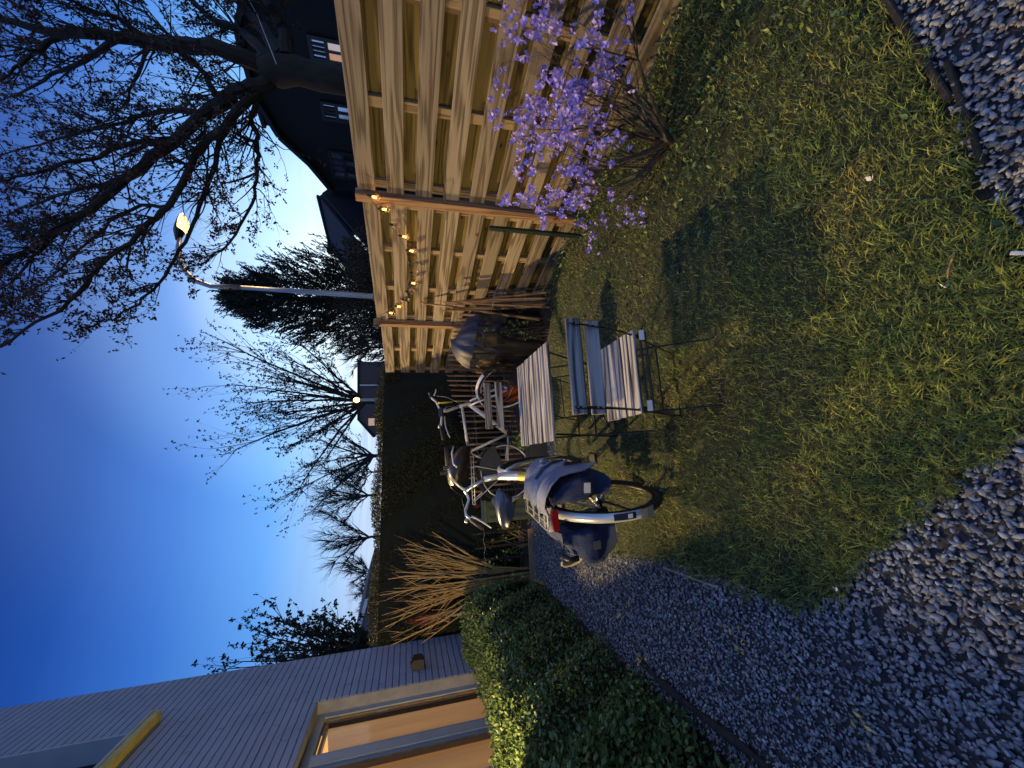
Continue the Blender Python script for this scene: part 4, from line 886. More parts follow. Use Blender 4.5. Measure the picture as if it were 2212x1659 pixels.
    cr = MB(); cr.tube([bb+V3(0, -.075, 0), bb+V3(0, .075, 0)], .028, 10); cr.tube([bb+V3(0, -.08, 0), bb+V3(.16, -.09, -.04)], .01, 6); cr.build('crank', 'black_metal', e)
bike_b()

# ------------------------------------------------------------------ things round the back
def box_thing(name, mt, c, d, rz, lab, cat, extras=()):
    o = MB().box((0, 0, 0), d, bev=.01); o = o.build(name, mt); o.location = c; o.rotation_euler = (0, 0, rz); tag(o, lab, cat)
    return o
def clutter():
    # dark grey planter with rounded scoops, fresh green plant in it
    c = V3(1.02, 3.98, 0)
    e = empty('planter_trough', c, R(-8), 'dark grey plastic planter trough between the table and the back bicycle', 'planter')
    m = MB(); w_, d_, h = .42, .19, .21
    def rr(k, z): return [V3(x*k, y*k, z) for x, y in ((-w_/2, -d_/2+.03), (-w_/2+.03, -d_/2), (w_/2-.03, -d_/2), (w_/2, -d_/2+.03), (w_/2, d_/2-.03), (w_/2-.03, d_/2), (-w_/2+.03, d_/2), (-w_/2, d_/2-.03))]
    rings = [rr(.82, 0.0), rr(1, h-.03), rr(1.05, h-.03), rr(1.05, h), rr(.97, h), rr(.92, h-.05)]
    v = [p for r_ in rings for p in r_]; m.add(v, [(i*8+j, i*8+(j+1) % 8, (i+1)*8+(j+1) % 8, (i+1)*8+j) for i in range(5) for j in range(8)]+[tuple(range(7, -1, -1)), tuple(range(40, 48))])
    m.build('tub', 'grey_plastic', e)
    s_ = MB(); s_.box((0, 0, h-.055), (w_*.9, d_*.85, .02)); s_.build('potting_soil', 'soil', e)
    C = []; Dd = []; stems = MB()
    p = empty('potted_plant', V3(1.13, 3.99, .15), 0, 'young plant with fresh yellow-green leaves growing in the grey planter', 'plant')
    for i in range(16):
        d = V3(random.gauss(0, .45), random.gauss(0, .35), 1).normalized(); ln = random.uniform(.10, .27); q = V3(random.uniform(-.05, .05), random.uniform(-.04, .04), 0)
        pts = [q, q+d*ln*.5, q+d*ln+V3(0, 0, -.02)]; stems.tube(pts, [.003, .002, .0012], 4)
        for k in range(9):
            t = .25+.75*k/8; C.append(tuple(q+d*ln*t)); Dd.append((random.gauss(0, 1), random.gauss(0, 1), random.uniform(-.2, .8)))
    leaves('leaves', C, Dd, RNG.uniform(.03, .055, len(C)), 'fresh_leaf', p, aspect=.6); stems.build('stems', 'fresh_leaf', p)
    # orange bucket
    o = V3(2.0, 4.62, 0); e = empty('orange_bucket', o, 0, 'orange plastic bucket in front of the paling fence', 'bucket')
    b = MB(); b.tube([(0, 0, 0), (0, 0, .30), (0, 0, .30), (0, 0, .315)], [.11, .15, .16, .16], 24, cap=False); b.tube([(0, 0, .31), (0, 0, .03)], [.145, .105], 24); b.build('tub', 'orange_plastic', e, True)
    hd = MB(); hd.tube([(-.15, -.02, .29), (-.12, -.10, .20), (0, -.15, .15), (.12, -.10, .20), (.15, -.02, .29)], .003, 5); hd.build('handle', 'white_plastic', e)
    # green canvas box with lid flap and a red light on top
    e = empty('green_storage_box', V3(.53, 4.78, 0), R(-8), 'olive green canvas storage box behind the nearest saddle', 'storage box')
    g = MB(); g.box((0, 0, .29), (.24, .22, .56), bev=.012); g.build('body', 'green_canvas', e); g = MB(); g.box((0, 0, .585), (.255, .235, .03), bev=.008); g.build('lid', 'green_canvas', e)
    MB().box((.03, -.114, .3), (.03, .006, .5)).build('strap', 'grey_plastic', e); MB().box((-.06, -.114, .3), (.03, .006, .5)).build('strap', 'grey_plastic', e)
    g = MB(); g.box((.08, -.16, .30), (.10, .08, .09), bev=.01); g.build('pouch', 'grey_plastic', e)
    # wire mesh paling fence: split chestnut pickets
    e = empty('paling_fence', V3(1.6, 5.02, 0), 0, 'low fence of split wooden pickets wired together in front of the hedge', 'picket fence')
    xs = list(np.arange(-1.75, .76, .078))
    for kx, x in enumerate(xs):
        if x < -.85 and kx % 2: continue
        h = .70+.02*random.random()+max(0, x+.1)*.26; y = .05*math.sin(x*2.1)-.04; k = random.uniform(-.02, .02)
        pk = MB(); w1 = random.uniform(.011, .015); pk.tube([(x, y, .0), (x+k*.5, y, h*.5), (x+k, y, h-.03), (x+k, y, h)], [w1, w1*1.1, w1*.95, w1*.35], 5); pk.build('picket', 'picket_wood' if x > -.85 else 'log_bark', e)
    for z in (.15, .58):
        wv = MB(); wv.tube([(x, .05*math.sin(x*2.1)-.055, z+.01*math.sin(x*40)) for x in np.arange(-1.75, .76, .03)], .0016, 4); wv.build('wire', 'galvanised', e)
    # the same pickets curling away beside the barbecue towards the wooden fence
    e = empty('paling_fence', V3(2.45, 4.45, 0), 0, 'run of split wooden pickets between the covered barbecue and the board fence', 'picket fence')
    for i in range(14):
        t = i/13; x = -.05+.09*math.sin(t*3); y = .50-1.45*t; h = .93+.03*random.random()
        pk = MB(); k = random.uniform(-.02, .02); pk.tube([(x, y, 0), (x+k, y+k, h*.5), (x+k, y+k, h-.03), (x, y+k, h)], [.014, .015, .013, .005], 5); pk.build('picket', 'picket_wood', e)
    for z in (.2, .70):
        wv = MB(); wv.tube([(-.064+.09*math.sin(t*3), .50-1.45*t, z) for t in np.linspace(0, 1, 30)], .0016, 4); wv.build('wire', 'galvanised', e)
    # bundle of loose pickets leaning in the corner of the fence
    e = empty('stick_bundle', V3(2.45, 3.28, 0), 0, 'rolled bundle of split wooden pickets leaning against the fence boards', 'wooden sticks')
    for i in range(9):
        a0 = random.uniform(-.10, .10); s_ = MB(); b0 = V3(random.uniform(-.08, .06), -.14+.03*i, 0); t0 = V3(random.uniform(.0, .06), .12+a0*.3+.012*i, random.uniform(.92, 1.12))
        s_.tube([b0, b0*.5+t0*.5+V3(random.uniform(-.01, .01), random.uniform(-.012, .012), 0), t0], [.013, .012, .008], 5); s_.build('stick', 'picket_wood', e)
    wv = MB(); wv.tube([V3(.10*math.cos(a), .02+.14*math.sin(a), .62) for a in np.linspace(0, 6.2, 20)], .002, 4); wv.tube([V3(.10*math.cos(a), -.02+.15*math.sin(a), .30) for a in np.linspace(0, 6.2, 20)], .002, 4); wv.build('wire', 'galvanised', e)
    s_ = MB(); a = P((1650+1750/3.687)/1.8228, (1150+400/3.687)/1.8228, X=2.30); b = P((1650+30/3.687)/1.8228, (1150+160/3.687)/1.8228, X=2.59)
    a.z = max(a.z, .0); s_.tube([a-a, (b-a)*.33+V3(.004, .01, 0), (b-a)*.66+V3(0, -.01, 0), b-a], [.015, .016, .014, .010], 6)
    o = s_.build('long_stick', 'picket_wood', None, True); o.location = a; tag(o, 'long bent wooden stick leaning on the fence beside the barbecue', 'stick')
    # dark green garden stake
    s_ = MB(); s_.box((0, 0, .56), (.022, .03, 1.12)); s_.box((-.012, 0, .56), (.004, .034, 1.10)); s_.prism([V3(-.01, -.013, .0), V3(.01, -.013, 0), V3(0, -.013, -.05)], (0, 0, 0), (0, .026, 0))
    for z in (.25, .5, .75, 1.0): s_.box((-.014, .022, z), (.01, .02, .006))
    o = s_.build('garden_stake', 'stake_green'); q = P(1058, 488, X=2.40); o.location = (2.40, q.y, q.z-1.12); o.rotation_euler = (R(-1), 0, 0); tag(o, 'dark green notched metal stake standing in front of the middle fence panel', 'garden stake')
clutter()

def barbecue():
    """kettle barbecue hidden under a torn tarpaulin"""
    c = V3(2.30, 3.82, 0); e = empty('covered_barbecue', c, 0, 'round barbecue wrapped in a torn blue and black tarpaulin', 'barbecue')
    def sheet(name, mt, z0, z1, r0, r1, fold, seed, cap, jag=0):
        rs = random.Random(seed); ph = [rs.uniform(0, 6.28) for _ in range(6)]; n = 96; rows = []
        for k in range(22):
            t = k/21; row = []
            for j in range(n+1):
                a = 2*math.pi*(j % n)/n
                tt = t
                z = z0+(z1-z0)*tt-(jag*(.5+.5*math.sin(a*7+ph[0]))*max(0, (.45-t))*1.2 if jag else 0)*-1
                r = (r0+(r1-r0)*tt)*(1+fold*(.5*math.sin(a*9+ph[1]+2.6*t)+.32*math.sin(a*17+ph[2]-4*t)+.18*math.sin(a*31+ph[3]+7*t)))
                if cap: r *= math.sqrt(max(0, 1-max(0, (t-.35)/.65)**2.4))
                row.append(V3(math.cos(a)*r, math.sin(a)*r*1.05, z+.014*math.sin(a*5+ph[4])*(1-t)-.10*(math.cos(a)*.6+.0)*t))
            rows.append(row)
        return MB().grid(rows).build(name, mt, e, True)
    sheet('black_cover', 'tarp_black', .02, .74, .33, .34, .10, 3, False)
    sheet('blue_cover', 'tarp', .50, .94, .35, .325, .075, 5, True, .35)
    sheet('lower_rags', 'brown_leafy', .40, .66, .35, .35, .12, 8, False, .3)
    k = MB(); k.tube([(0, 0, .30), (0, 0, .45), (0, 0, .70)], [.10, .27, .30], 24); k.build('kettle', 'black_metal', e, True)
    lg = MB()
    for a in (0.3, 2.4, 4.5): lg.tube([(math.cos(a)*.12, math.sin(a)*.12, .45), (math.cos(a)*.27, math.sin(a)*.27, .0)], .012, 6)
    lg.build('legs', 'black_metal', e)
    # climbing plant in front of it
    p = empty('climbing_plant', V3(2.16, 3.42, 0), 0, 'straggly climbing plant with small fresh leaves in front of the covered barbecue', 'plant')
    st = MB(); C = []; Dd = []
    for i in range(16):
        b = V3(random.uniform(-.12, .22), random.uniform(-.12, .14), 0); tip = V3(random.uniform(-.06, .26), random.uniform(-.12, .26), random.uniform(.35, .80))
        mid = b*.5+tip*.5+V3(random.gauss(0, .04), random.gauss(0, .04), 0); pts = [b, b*.6+mid*.4, mid, mid*.4+tip*.6, tip]; st.tube(pts, [.004, .0035, .003, .002, .001], 4)
        for k in range(22):
            t = random.uniform(.3, 1)*4; k0 = min(3, int(t)); q = pts[k0].lerp(pts[k0+1], t-k0)
            C.append(tuple(q)); Dd.append((random.gauss(0, 1)-.3, random.gauss(0, 1)-.4, random.gauss(.3, .5)))
    st.build('stems', 'azalea_stem', p); leaves('leaves', C, Dd, RNG.uniform(.018, .036, len(C)), 'fresh_leaf', p, aspect=.6)
barbecue()

# ------------------------------------------------------------------ branching plants
def grow(mb, tips, p, d, ln, r, depth, spread, up, rs, segs=4, kids=(2, 4), shrink=.68, sides=5, allpts=None, wig=.12):
    pts = [Vector(p)]; dd = Vector(d).normalized()
    for i in range(segs):
        dd = (dd+Vector((rs.gauss(0, wig), rs.gauss(0, wig), rs.gauss(0, wig)+up*.12))).normalized(); pts.append(pts[-1]+dd*(ln/segs))
    rr = [r*(1-.55*i/segs) for i in range(segs+1)]; mb.tube(pts, rr, sides if depth > 0 else 3, cap=depth > 1)
    if allpts is not None and depth <= 1: allpts += [(q, dd) for q in pts[1:]]
    if depth == 0: tips.append((pts[-1], dd)); return
    nk = rs.randint(*kids)
    for k in range(nk):
        i = rs.randint(max(1, segs-3), segs) if k else segs
        ax = Vector((rs.gauss(0, 1), rs.gauss(0, 1), rs.gauss(0, 1))); ax = (ax-dd*ax.dot(dd)).normalized(); sp = spread*rs.uniform(.5, 1.25)*(1 if k else .45)
        nd = (dd*math.cos(sp)+ax*math.sin(sp)).normalized(); nd.z += up*.25
        grow(mb, tips, pts[i], nd, ln*shrink*rs.uniform(.75, 1.2), rr[i]*.72, depth-1, spread, up, rs, segs, kids, shrink, sides, allpts, wig)

def azalea():
    rs = random.Random(11)
    e = empty('flowering_azalea', (2.08, 1.20, 0), 0, 'azalea bush covered in lilac purple flowers in front of the near fence panel', 'shrub')
    mb = MB(); tips = []; al = []
    for i in range(15):
        a = i*2.4+rs.uniform(-.3, .3); el = rs.uniform(.45, 1.35)
        d = V3(math.cos(a)*math.cos(el), math.sin(a)*math.cos(el), math.sin(el))
        grow(mb, tips, (rs.gauss(0, .03), rs.gauss(0, .03), 0), d, rs.uniform(.32, .47), .016, 4, .50, .38, rs, 4, (2, 3), .66, 5, al, .13)
    for d in (V3(-.55, .75, .28), V3(-.75, .45, .22), V3(-.3, .9, .32), V3(-.1, 1, .5)):
        grow(mb, tips, (-.02, .02, .02), d, rs.uniform(.26, .36), .010, 3, .45, .15, rs, 4, (2, 3), .7, 5, al, .15)
    mb.build('branches', 'azalea_stem', e)
    # five-petalled flowers in loose heads at twig ends that reached the upper crown
    C = []; Dd = []; S_ = []; LC = []; LD = []
    tops = [t for t in tips if t[0].z > .33 or (t[0].y > .25 and rs.random() < .6) or rs.random() < .12]
    rs.shuffle(tops)
    for q, d in tops[:540]:
        for k in range(rs.randint(1, 3)):
            c = q+V3(rs.gauss(0, .014), rs.gauss(0, .014), rs.gauss(0, .012)); ax = (V3(rs.gauss(0, .6), rs.gauss(0, .6)-.25, rs.gauss(0, .4)+.45)+V3(-.3, -.3, 0)).normalized()
            u = ax.orthogonal().normalized(); v = ax.cross(u); a0 = rs.uniform(0, 6)
            for j in range(5):
                a = a0+j*1.2566; C.append(tuple(c)); Dd.append(tuple(u*math.cos(a)+v*math.sin(a)+ax*.45)); S_.append(rs.uniform(.017, .025))
    for q, d in rs.sample(tips, min(len(tips), 260)):
        LC.append(tuple(q)); LD.append((rs.gauss(0, 1), rs.gauss(0, 1), rs.gauss(.3, .5)))
    leaves('flowers', C, Dd, np.array(S_), 'petal', e, aspect=.85, fold=.12)
    leaves('young_leaves', LC, LD, RNG.uniform(.012, .026, len(LC)), 'azalea_leaf', e, aspect=.45)
azalea()

def pruned_shrub():
    rs = random.Random(4)
    e = empty('pruned_shrub', (-.20, 5.22, 0), 0, 'fan of bare pruned orange-brown branches in front of the hedge, beside the house', 'shrub')
    mb = MB(); tips = []
    # upright fan: stems aim at points spread along the hedge
    for i in range(30):
        tx = -.56+1.10*i/29+rs.gauss(0, .03); tz = rs.uniform(1.32, 1.80)-abs(tx+.1)*.40; ty = rs.uniform(-.14, .12)
        b = V3(rs.gauss(0, .04), rs.gauss(0, .03), 0); t = V3(tx*1.0+.02, ty, tz); m1 = b.lerp(t, .28)+V3(-(tx)*.10, 0, .07); m2 = b.lerp(t, .65)+V3(rs.gauss(0, .02), rs.gauss(0, .02), .02)
        r0 = rs.uniform(.008, .015); mb.tube([b, m1, m2, t], [r0, r0*.8, r0*.55, r0*.28], 5)
        for k in range(rs.randint(4, 8)):
            s = rs.uniform(.3, .95); p = m1.lerp(m2, (s-.28)/.37) if s < .65 else m2.lerp(t, (s-.65)/.35); d = (t-b).normalized()+V3(rs.gauss(0, .42), rs.gauss(0, .25), 0)
            grow(mb, tips, p, d, rs.uniform(.12, .34)*(1.2-s*.5), r0*.42, 1, .4, .5, rs, 3, (1, 2), .6, 4, None, .08)
    mb.build('branches', 'pruned_stem', e)
    # second low tangle with a few leaves to the right
    e = empty('small_shrub', (.17, 5.12, 0), 0, 'low shrub of reddish twigs with a few green leaves, right of the pruned shrub', 'shrub')
    mb = MB(); tips = []
    for i in range(12):
        a = rs.uniform(0, 6.28); d = V3(math.cos(a)*.5+.15, math.sin(a)*.3-.1, 1); grow(mb, tips, (rs.gauss(0, .05), rs.gauss(0, .03), 0), d, rs.uniform(.18, .30), .005, 2, .45, .3, rs, 4, (2, 3), .65, 4, None, .12)
    mb.build('twigs', 'pruned_stem', e)
    C = []; Dd = []
    for q, d in rs.sample(tips, min(55, len(tips))): C.append(tuple(q-V3(0, 0, .03))); Dd.append((rs.gauss(0, 1), -abs(rs.gauss(0, 1)), rs.gauss(0, .6)))
    for i in range(60):
        C.append((rs.uniform(-.45, -.1), rs.uniform(-.2, -.02), rs.uniform(.1, .55))); Dd.append((rs.gauss(0, 1), -abs(rs.gauss(0, 1)), rs.gauss(0, .6)))
    leaves('leaves', C, Dd, RNG.uniform(.03, .055, len(C)), 'fresh_leaf', e, aspect=.75)
pruned_shrub()

# ------------------------------------------------------------------ street lamps
def street_lamp():
    base = V3(5.15, 6.85, 0); e = empty('street_lamp', base, 0, 'tall curved street lamp glowing orange-white above the fence', 'street lamp')
    pX = 5.15
    def q(x, y): return P(x, y, Y=6.85)-base      # the pole stands in one upright plane
    top = q(430, 612); p = MB()
    lean = q(805, 640)
    zb = top.z*.0
    pts = [V3(lean.x, 0, 0), lean, q(660, 630), q(520, 621)]
    p.tube(pts, [.062, .058, .047, .038], 12)
    arm = [q(520, 621), q(455, 618), q(420, 606), q(396, 582), q(386, 556), q(385, 535), q(388, 515)]
    p.tube(arm, [.042, .044, .044, .044, .044, .042, .036], 10)
    p.build('pole', 'galvanised', e, True)
    c = MB(); lx = lean.x; c.box((lx+.0, -.02, lean.z-.06), (.16, .14, .10), bev=.01); c.build('cable_box', 'post_wood', e)
    h0 = q(388, 517); h1 = q(398, 462); dirv = (h1-h0).normalized()
    hs = MB(); L_ = (h1-h0).length
    rows = []
    for k, (t, w_, hh) in enumerate(((-.02, .04, .04), (.10, .07, .06), (.28, .10, .09), (.42, .115, .085), (.75, .10, .055), (1.0, .03, .03))):
        c_ = h0+dirv*L_*t+V3(0, 0, .03); rows.append([c_+V3(0, math.cos(a)*w_, 0)+V3(0, 0, math.sin(a)*hh if math.sin(a) > 0 else (math.sin(a)*(hh if t < .34 else .012)))for a in np.linspace(0, 2*math.pi, 19)])
    hs.grid(rows); hd = hs.build('lamp_head', 'black_plastic', e, True)
    gl = MB(); rows = []
    for t, w_, hh in ((.28, .09, .07), (.42, .125, .13), (.66, .12, .13), (.88, .08, .07), (1.0, .03, .02)):
        c_ = h0+dirv*L_*t+V3(0, 0, .025); rows.append([c_+V3(0, math.cos(a)*w_, 0)+V3(0, 0, math.sin(a)*hh) for a in np.linspace(math.pi, 2*math.pi, 12)])
    gl.grid(rows); gl.build('lamp_bowl', 'lamp_glow', hd, True)
    l = bpy.data.lights.new('street_lamp_light', 'SPOT'); l.energy = LAMP1; l.color = SODIUM; l.shadow_soft_size = .09; l.spot_size = R(150); l.spot_blend = .6
    o = bpy.data.objects.new('street_lamp_light', l); COL.objects.link(o); c_ = base+h0+dirv*L_*.55+V3(0, 0, -.16); o.location = c_
    o.rotation_euler = V3(.55, .15, 1).to_track_quat('Z', 'Y').to_euler()
    # a taller lamp of the next street stands hidden behind the house corner: its light rakes over the hedge across the garden
    b2 = V3(-2.35, 10.4, 0); e2 = empty('street_lamp', b2, 0, 'tall street lamp hidden behind the house corner', 'street lamp')
    p = MB(); p.tube([(0, 0, 0), (0, 0, 5.8), (.05, -.02, 6.3), (.2, -.06, 6.62), (.4, -.12, 6.7)], [.07, .05, .04, .03, .03], 10); p.build('pole', 'galvanised', e2, True)
    MB().box((.55, -.16, 6.70), (.42, .2, .10), Matrix.Rotation(-.3, 3, 'Z'), bev=.03).build('lamp_head', 'black_plastic', e2)
    MB().box((.58, -.17, 6.62), (.26, .14, .05), Matrix.Rotation(-.3, 3, 'Z'), bev=.02).build('lamp_bowl', 'lamp_glow', e2)
    l = bpy.data.lights.new('street_lamp_light', 'SPOT'); l.energy = LAMP2; l.color = (1.0, .68, .28); l.shadow_soft_size = .10; l.spot_size = R(52); l.spot_blend = 1.0
    o = bpy.data.objects.new('street_lamp_light', l); COL.objects.link(o); o.location = b2+V3(.58, -.17, 6.5); o.rotation_euler = V3(-2.4, 5.8, 6.5).to_track_quat('Z', 'Y').to_euler()
    for k, (x, y, dp, lab) in enumerate(((770, 864, 12.2, 'distant street lamp shining beside the trunk of the young bare tree'), (800, 986, 40, 'distant street lamp shining low between the bare trees'), (801, 1160, 60, 'farthest tiny orange street lamp just above the hedge'))):
        q_ = D(x, y, dp); ee = empty('street_lamp', (q_.x, q_.y, 0), 0, lab, 'street lamp'); r_ = (.085, .10, .10)[k]
        p = MB(); p.tube([(0, 0, 0), (0, 0, q_.z)], [.06, .04], 6); p.build('pole', 'galvanised', ee); p = MB(); p.tube([(0, 0, q_.z-r_), (0, 0, q_.z), (0, 0, q_.z+r_)], [r_*.6, r_, r_*.5], 10); p.build('lamp_bowl', 'far_lamp_glow', ee, True)
street_lamp()

# ------------------------------------------------------------------ the big tree over the fence
def near_lamp(p):
    v = Vector(p)-O; q = v.dot(FW); x = 1106-F*v.dot(UP)/q; y = 1659-829.5-F*v.dot(RT)/q
    return math.hypot(x-398, y-485) < 58
def big_tree():
    rs = random.Random(21); dp = 5.6
    def z(x, y, k=0): return D(x/2.16, y/2.16, dp+k)
    base = z(1330, 300); foot = D(735, 172, dp); ft = V3(foot.x, foot.y, 0)
    e = empty('budding_tree', ft, 0, 'large tree behind the fence with dark spreading limbs and reddish opening buds', 'tree')
    T = MB(); T.tube([V3(0, 0, 0), V3(.03, 0, 1.1), foot-ft, z(1500, 365)-ft, z(1390, 330)-ft, z(1300, 330)-ft, z(1230, 330)-ft], [.30, .22, .185, .17, .18, .21, .16], 14)
    T.build('trunk', 'bark', e, True)
    # main limbs as seen: (points in the picture, near/far swing, thickness)
    limbs = [
        ([(1290, 300), (1200, 290), (1000, 218), (800, 205), (600, 178), (400, 158), (200, 138), (0, 85), (-160, 40)], -.9, .135),
        ([(1280, 360), (1210, 400), (1100, 425), (1000, 505), (850, 620), (700, 740), (600, 830), (450, 960), (330, 1030), (200, 1130), (100, 1190), (-30, 1240)], -.5, .115),
        ([(1250, 400), (1150, 475), (1020, 620), (900, 730), (850, 865), (780, 970), (700, 1040), (600, 1130), (480, 1230), (400, 1330), (280, 1450), (120, 1540), (0, 1620)], -1.1, .062),
        ([(1230, 390), (1190, 500), (1172, 560), (1195, 660), (1203, 760), (1190, 880), (1160, 990), (1100, 1090), (1040, 1165), (960, 1220), (860, 1255)], .2, .042),
        ([(1280, 290), (1200, 205), (1130, 150), (1050, 115), (950, 60), (860, -30)], .6, .085),
        ([(1310, 270), (1240, 150), (1150, 50), (1080, -60)], .2, .12),
        ([(1340, 270), (1320, 130), (1250, 20), (1200, -90)], -.4, .12),
        ([(1040, 490), (960, 350), (880, 270), (760, 140), (680, 60), (560, 0)], .7, .05),
        ([(1060, 440), (930, 520), (800, 515), (690, 530), (590, 570), (440, 605), (300, 640), (120, 690), (-40, 735)], .8, .048),
        ([(1120, 520), (1020, 660), (1000, 800), (940, 940), (905, 1040), (835, 1165), (770, 1290), (700, 1370), (610, 1440), (520, 1485), (430, 1500)], -.3, .040),
        ([(900, 215), (700, 210), (640, 340), (600, 470), (500, 560)], .9, .04),
        ([(560, 175), (400, 290), (250, 350), (120, 430), (0, 470)], .5, .045),
        ([(330, 150), (220, 200), (110, 290), (0, 375)], -.5, .05),
        ([(640, 800), (480, 860), (330, 900), (150, 960), (-20, 1010)], .7, .045),
        ([(440, 965), (300, 1075), (180, 1080), (60, 1060), (-40, 1050)], .3, .035),
        ([(330, 1035), (190, 1160), (80, 1290), (-30, 1370)], -.8, .032),
        ([(700, 195), (560, 90), (400, 40), (240, -40)], -.7, .045),
        ([(820, 660), (640, 660), (470, 730), (300, 760), (120, 820), (-30, 850)], -.9, .045),
        ([(800, 960), (660, 960), (520, 1030), (380, 1160), (240, 1290), (110, 1380), (0, 1440)], .6, .030),
    ]
    C = []; Dd = []; S_ = []
    for li, (pp, sw, r0) in enumerate(limbs):
        n = len(pp); pts = []
        for i, (x, y) in enumerate(pp):
            t = i/(n-1); pts.append(z(x, y, sw*t*1.0+.08*math.sin(i*2.1+li))-ft)
        # resample with a little wobble
        fine = []
        for a, b in zip(pts, pts[1:]):
            for k in range(3): fine.append(a.lerp(b, k/3)+V3(rs.gauss(0, .012), rs.gauss(0, .012), rs.gauss(0, .012)))
        fine.append(pts[-1]); m_ = len(fine)
        rad = [max(.007, r0*(1-.80*(i/(m_-1))**.8)) for i in range(m_)]
        mb = MB(); mb.tube(fine, rad, 9); tips = []; al = []
        nt_ = int(m_*1.7)
        for k in range(nt_):
            i = rs.randint(2, m_-2); p = fine[i]
            if near_lamp(p+ft): continue
            ax = (fine[i+1]-fine[i]).normalized()
            d = (ax*.8+V3(rs.gauss(0, .55), rs.gauss(0, .55), rs.gauss(.25, .45)))
            grow(mb, tips, p, d, rs.uniform(.38, .85)*(1.0 if r0 > .04 else .8)*(1-.5*i/m_), min(.014, rad[i]*.45), 2, .55, .35, rs, 4, (2, 3), .62, 5, al, .14)
        mb.build('limb', 'twig_dark', e)
        for q, d in tips+rs.sample(al, int(len(al)*.20)):
            if near_lamp(q+ft): continue
            for k in range(rs.randint(3, 6)):
                C.append(tuple(q+V3(rs.gauss(0, .012), rs.gauss(0, .012), rs.gauss(0, .012)))); Dd.append((rs.gauss(0, 1), rs.gauss(0, 1), rs.gauss(.1, 1))); S_.append(rs.uniform(.030, .062))
    leaves('opening_buds', C, Dd, np.array(S_), 'bud', e, aspect=.5)
    # thin wire and ties hanging from the crotch
    w_ = MB(); w_.tube([z(1290, 300, -.25)-ft, z(1200, 70, -.3)-ft, z(1140, -40, -.3)-ft], .006, 4); w_.build('stay_wire', 'galvanised', e)
big_tree()

# ------------------------------------------------------------------ trees and bushes farther off
def fan_tree(x, y, dp, spec, lab, mt='twig_dark', leafmt='bud_far', seed=1, lsize=.05, lk=2, name='bare_tree', r0=.09, levels=3, group=None):
    """tree whose fork shows at picture point (x, y); spec = outer points its main limbs reach"""
    rs = random.Random(seed); fork = D(x, y, dp); ft = V3(fork.x, fork.y, 0); e = empty(name, ft, 0, lab, 'tree', group)
    mb = MB(); mb.tube([V3(0, 0, 0), V3(0, 0, fork.z*.5), V3(0, 0, fork.z)], [r0*1.25, r0, r0*.9], 8); mb.build('trunk', 'bark', e)
    C = []; Dd = []; mb = MB()
    for (tx, ty) in spec:
        k = rs.uniform(-.07, .07)*dp; t = D(tx, ty, dp+k)-ft; b = V3(0, 0, fork.z); n = 7; pts = []
        ctl = b.lerp(t, .5)+V3(0, 0, (t-b).length*.07)+V3(rs.gauss(0, .02), rs.gauss(0, .02), 0)*dp*.3
        for i in range(n+1):
            s = i/n; pts.append(b*(1-s)**2+ctl*2*s*(1-s)+t*s*s+V3(rs.gauss(0, .008), rs.gauss(0, .008), rs.gauss(0, .008))*dp*.15)
        ra = r0*.55; rad = [ra*(1-.85*i/n) for i in range(n+1)]; mb.tube(pts, rad, 6); tips = []; al = []
        L_ = (t-b).length
        for k in range(11 if lk else 24):
            i = rs.randint(1, n-1); d = (pts[i+1]-pts[i]).normalized()*1.1+V3(rs.gauss(0, .45), rs.gauss(0, .45), rs.gauss(.15, .35))
            grow(mb, tips, pts[i], d, L_*rs.uniform(.13, .28), max(rad[i]*.55, dp*.0012), levels-1, .5, .35, rs, 3, (2, 3), .66, 4, al, .11)
        tips.append((pts[-1], (pts[-1]-pts[-2]).normalized()))
        for q, d in tips+(rs.sample(al, len(al)//3) if lk > 1 else []):
            for j in range(lk+1): C.append(tuple(q)); Dd.append((rs.gauss(0, 1), rs.gauss(0, 1), rs.gauss(0, 1)))
    mb.build('branches', mt, e)
    if lk: leaves('buds', C, Dd, RNG.uniform(.7, 1.3, len(C))*lsize, leafmt, e, aspect=.6)
    return e
fan_tree(790, 868, 13, [(440, 716), (520, 780), (500, 830), (540, 870), (480, 984), (560, 900), (600, 760), (640, 730), (560, 950), (640, 960), (630, 1085), (690, 1020), (690, 770), (600, 850), (700, 930), (560, 810)], 'young bare tree with star-like buds rising above the middle of the hedge', seed=3, lsize=.06, lk=3, name='young_tree', r0=.085)
fan_tree(806, 985, 17, [(640, 1060), (680, 1000), (690, 950), (720, 1060), (730, 930), (760, 1080), (700, 900), (680, 1100), (740, 1020)], 'spreading bare tree lower down beside the young bare tree', seed=5, lsize=.06, lk=2, name='bare_tree', r0=.09)
G = 'leafless trees along the skyline'
fan_tree(795, 1070, 34, [(700, 1010), (690, 1050), (685, 1090), (700, 1120), (730, 1000), (740, 1130), (695, 1070), (720, 1085)], 'rounded leafless tree on the skyline, right one of the two tall ones', seed=6, lk=0, r0=.11, group=G)
fan_tree(798, 1160, 38, [(690, 1100), (690, 1150), (700, 1190), (715, 1220), (740, 1225), (720, 1110), (700, 1170), (730, 1185)], 'rounded leafless tree on the skyline, left one of the two tall ones', seed=8, lk=0, r0=.12, group=G)
fan_tree(800, 1235, 42, [(745, 1215), (755, 1240), (760, 1262), (775, 1205), (760, 1190), (778, 1280), (750, 1228)], 'low leafless tree on the skyline left of the tall ones', seed=9, lk=0, r0=.10, group=G)
fan_tree(802, 1285, 46, [(770, 1262), (768, 1285), (778, 1310), (785, 1322), (780, 1250)], 'smallest leafless tree on the skyline beside the far red roof', seed=10, lk=0, r0=.10, group=G)
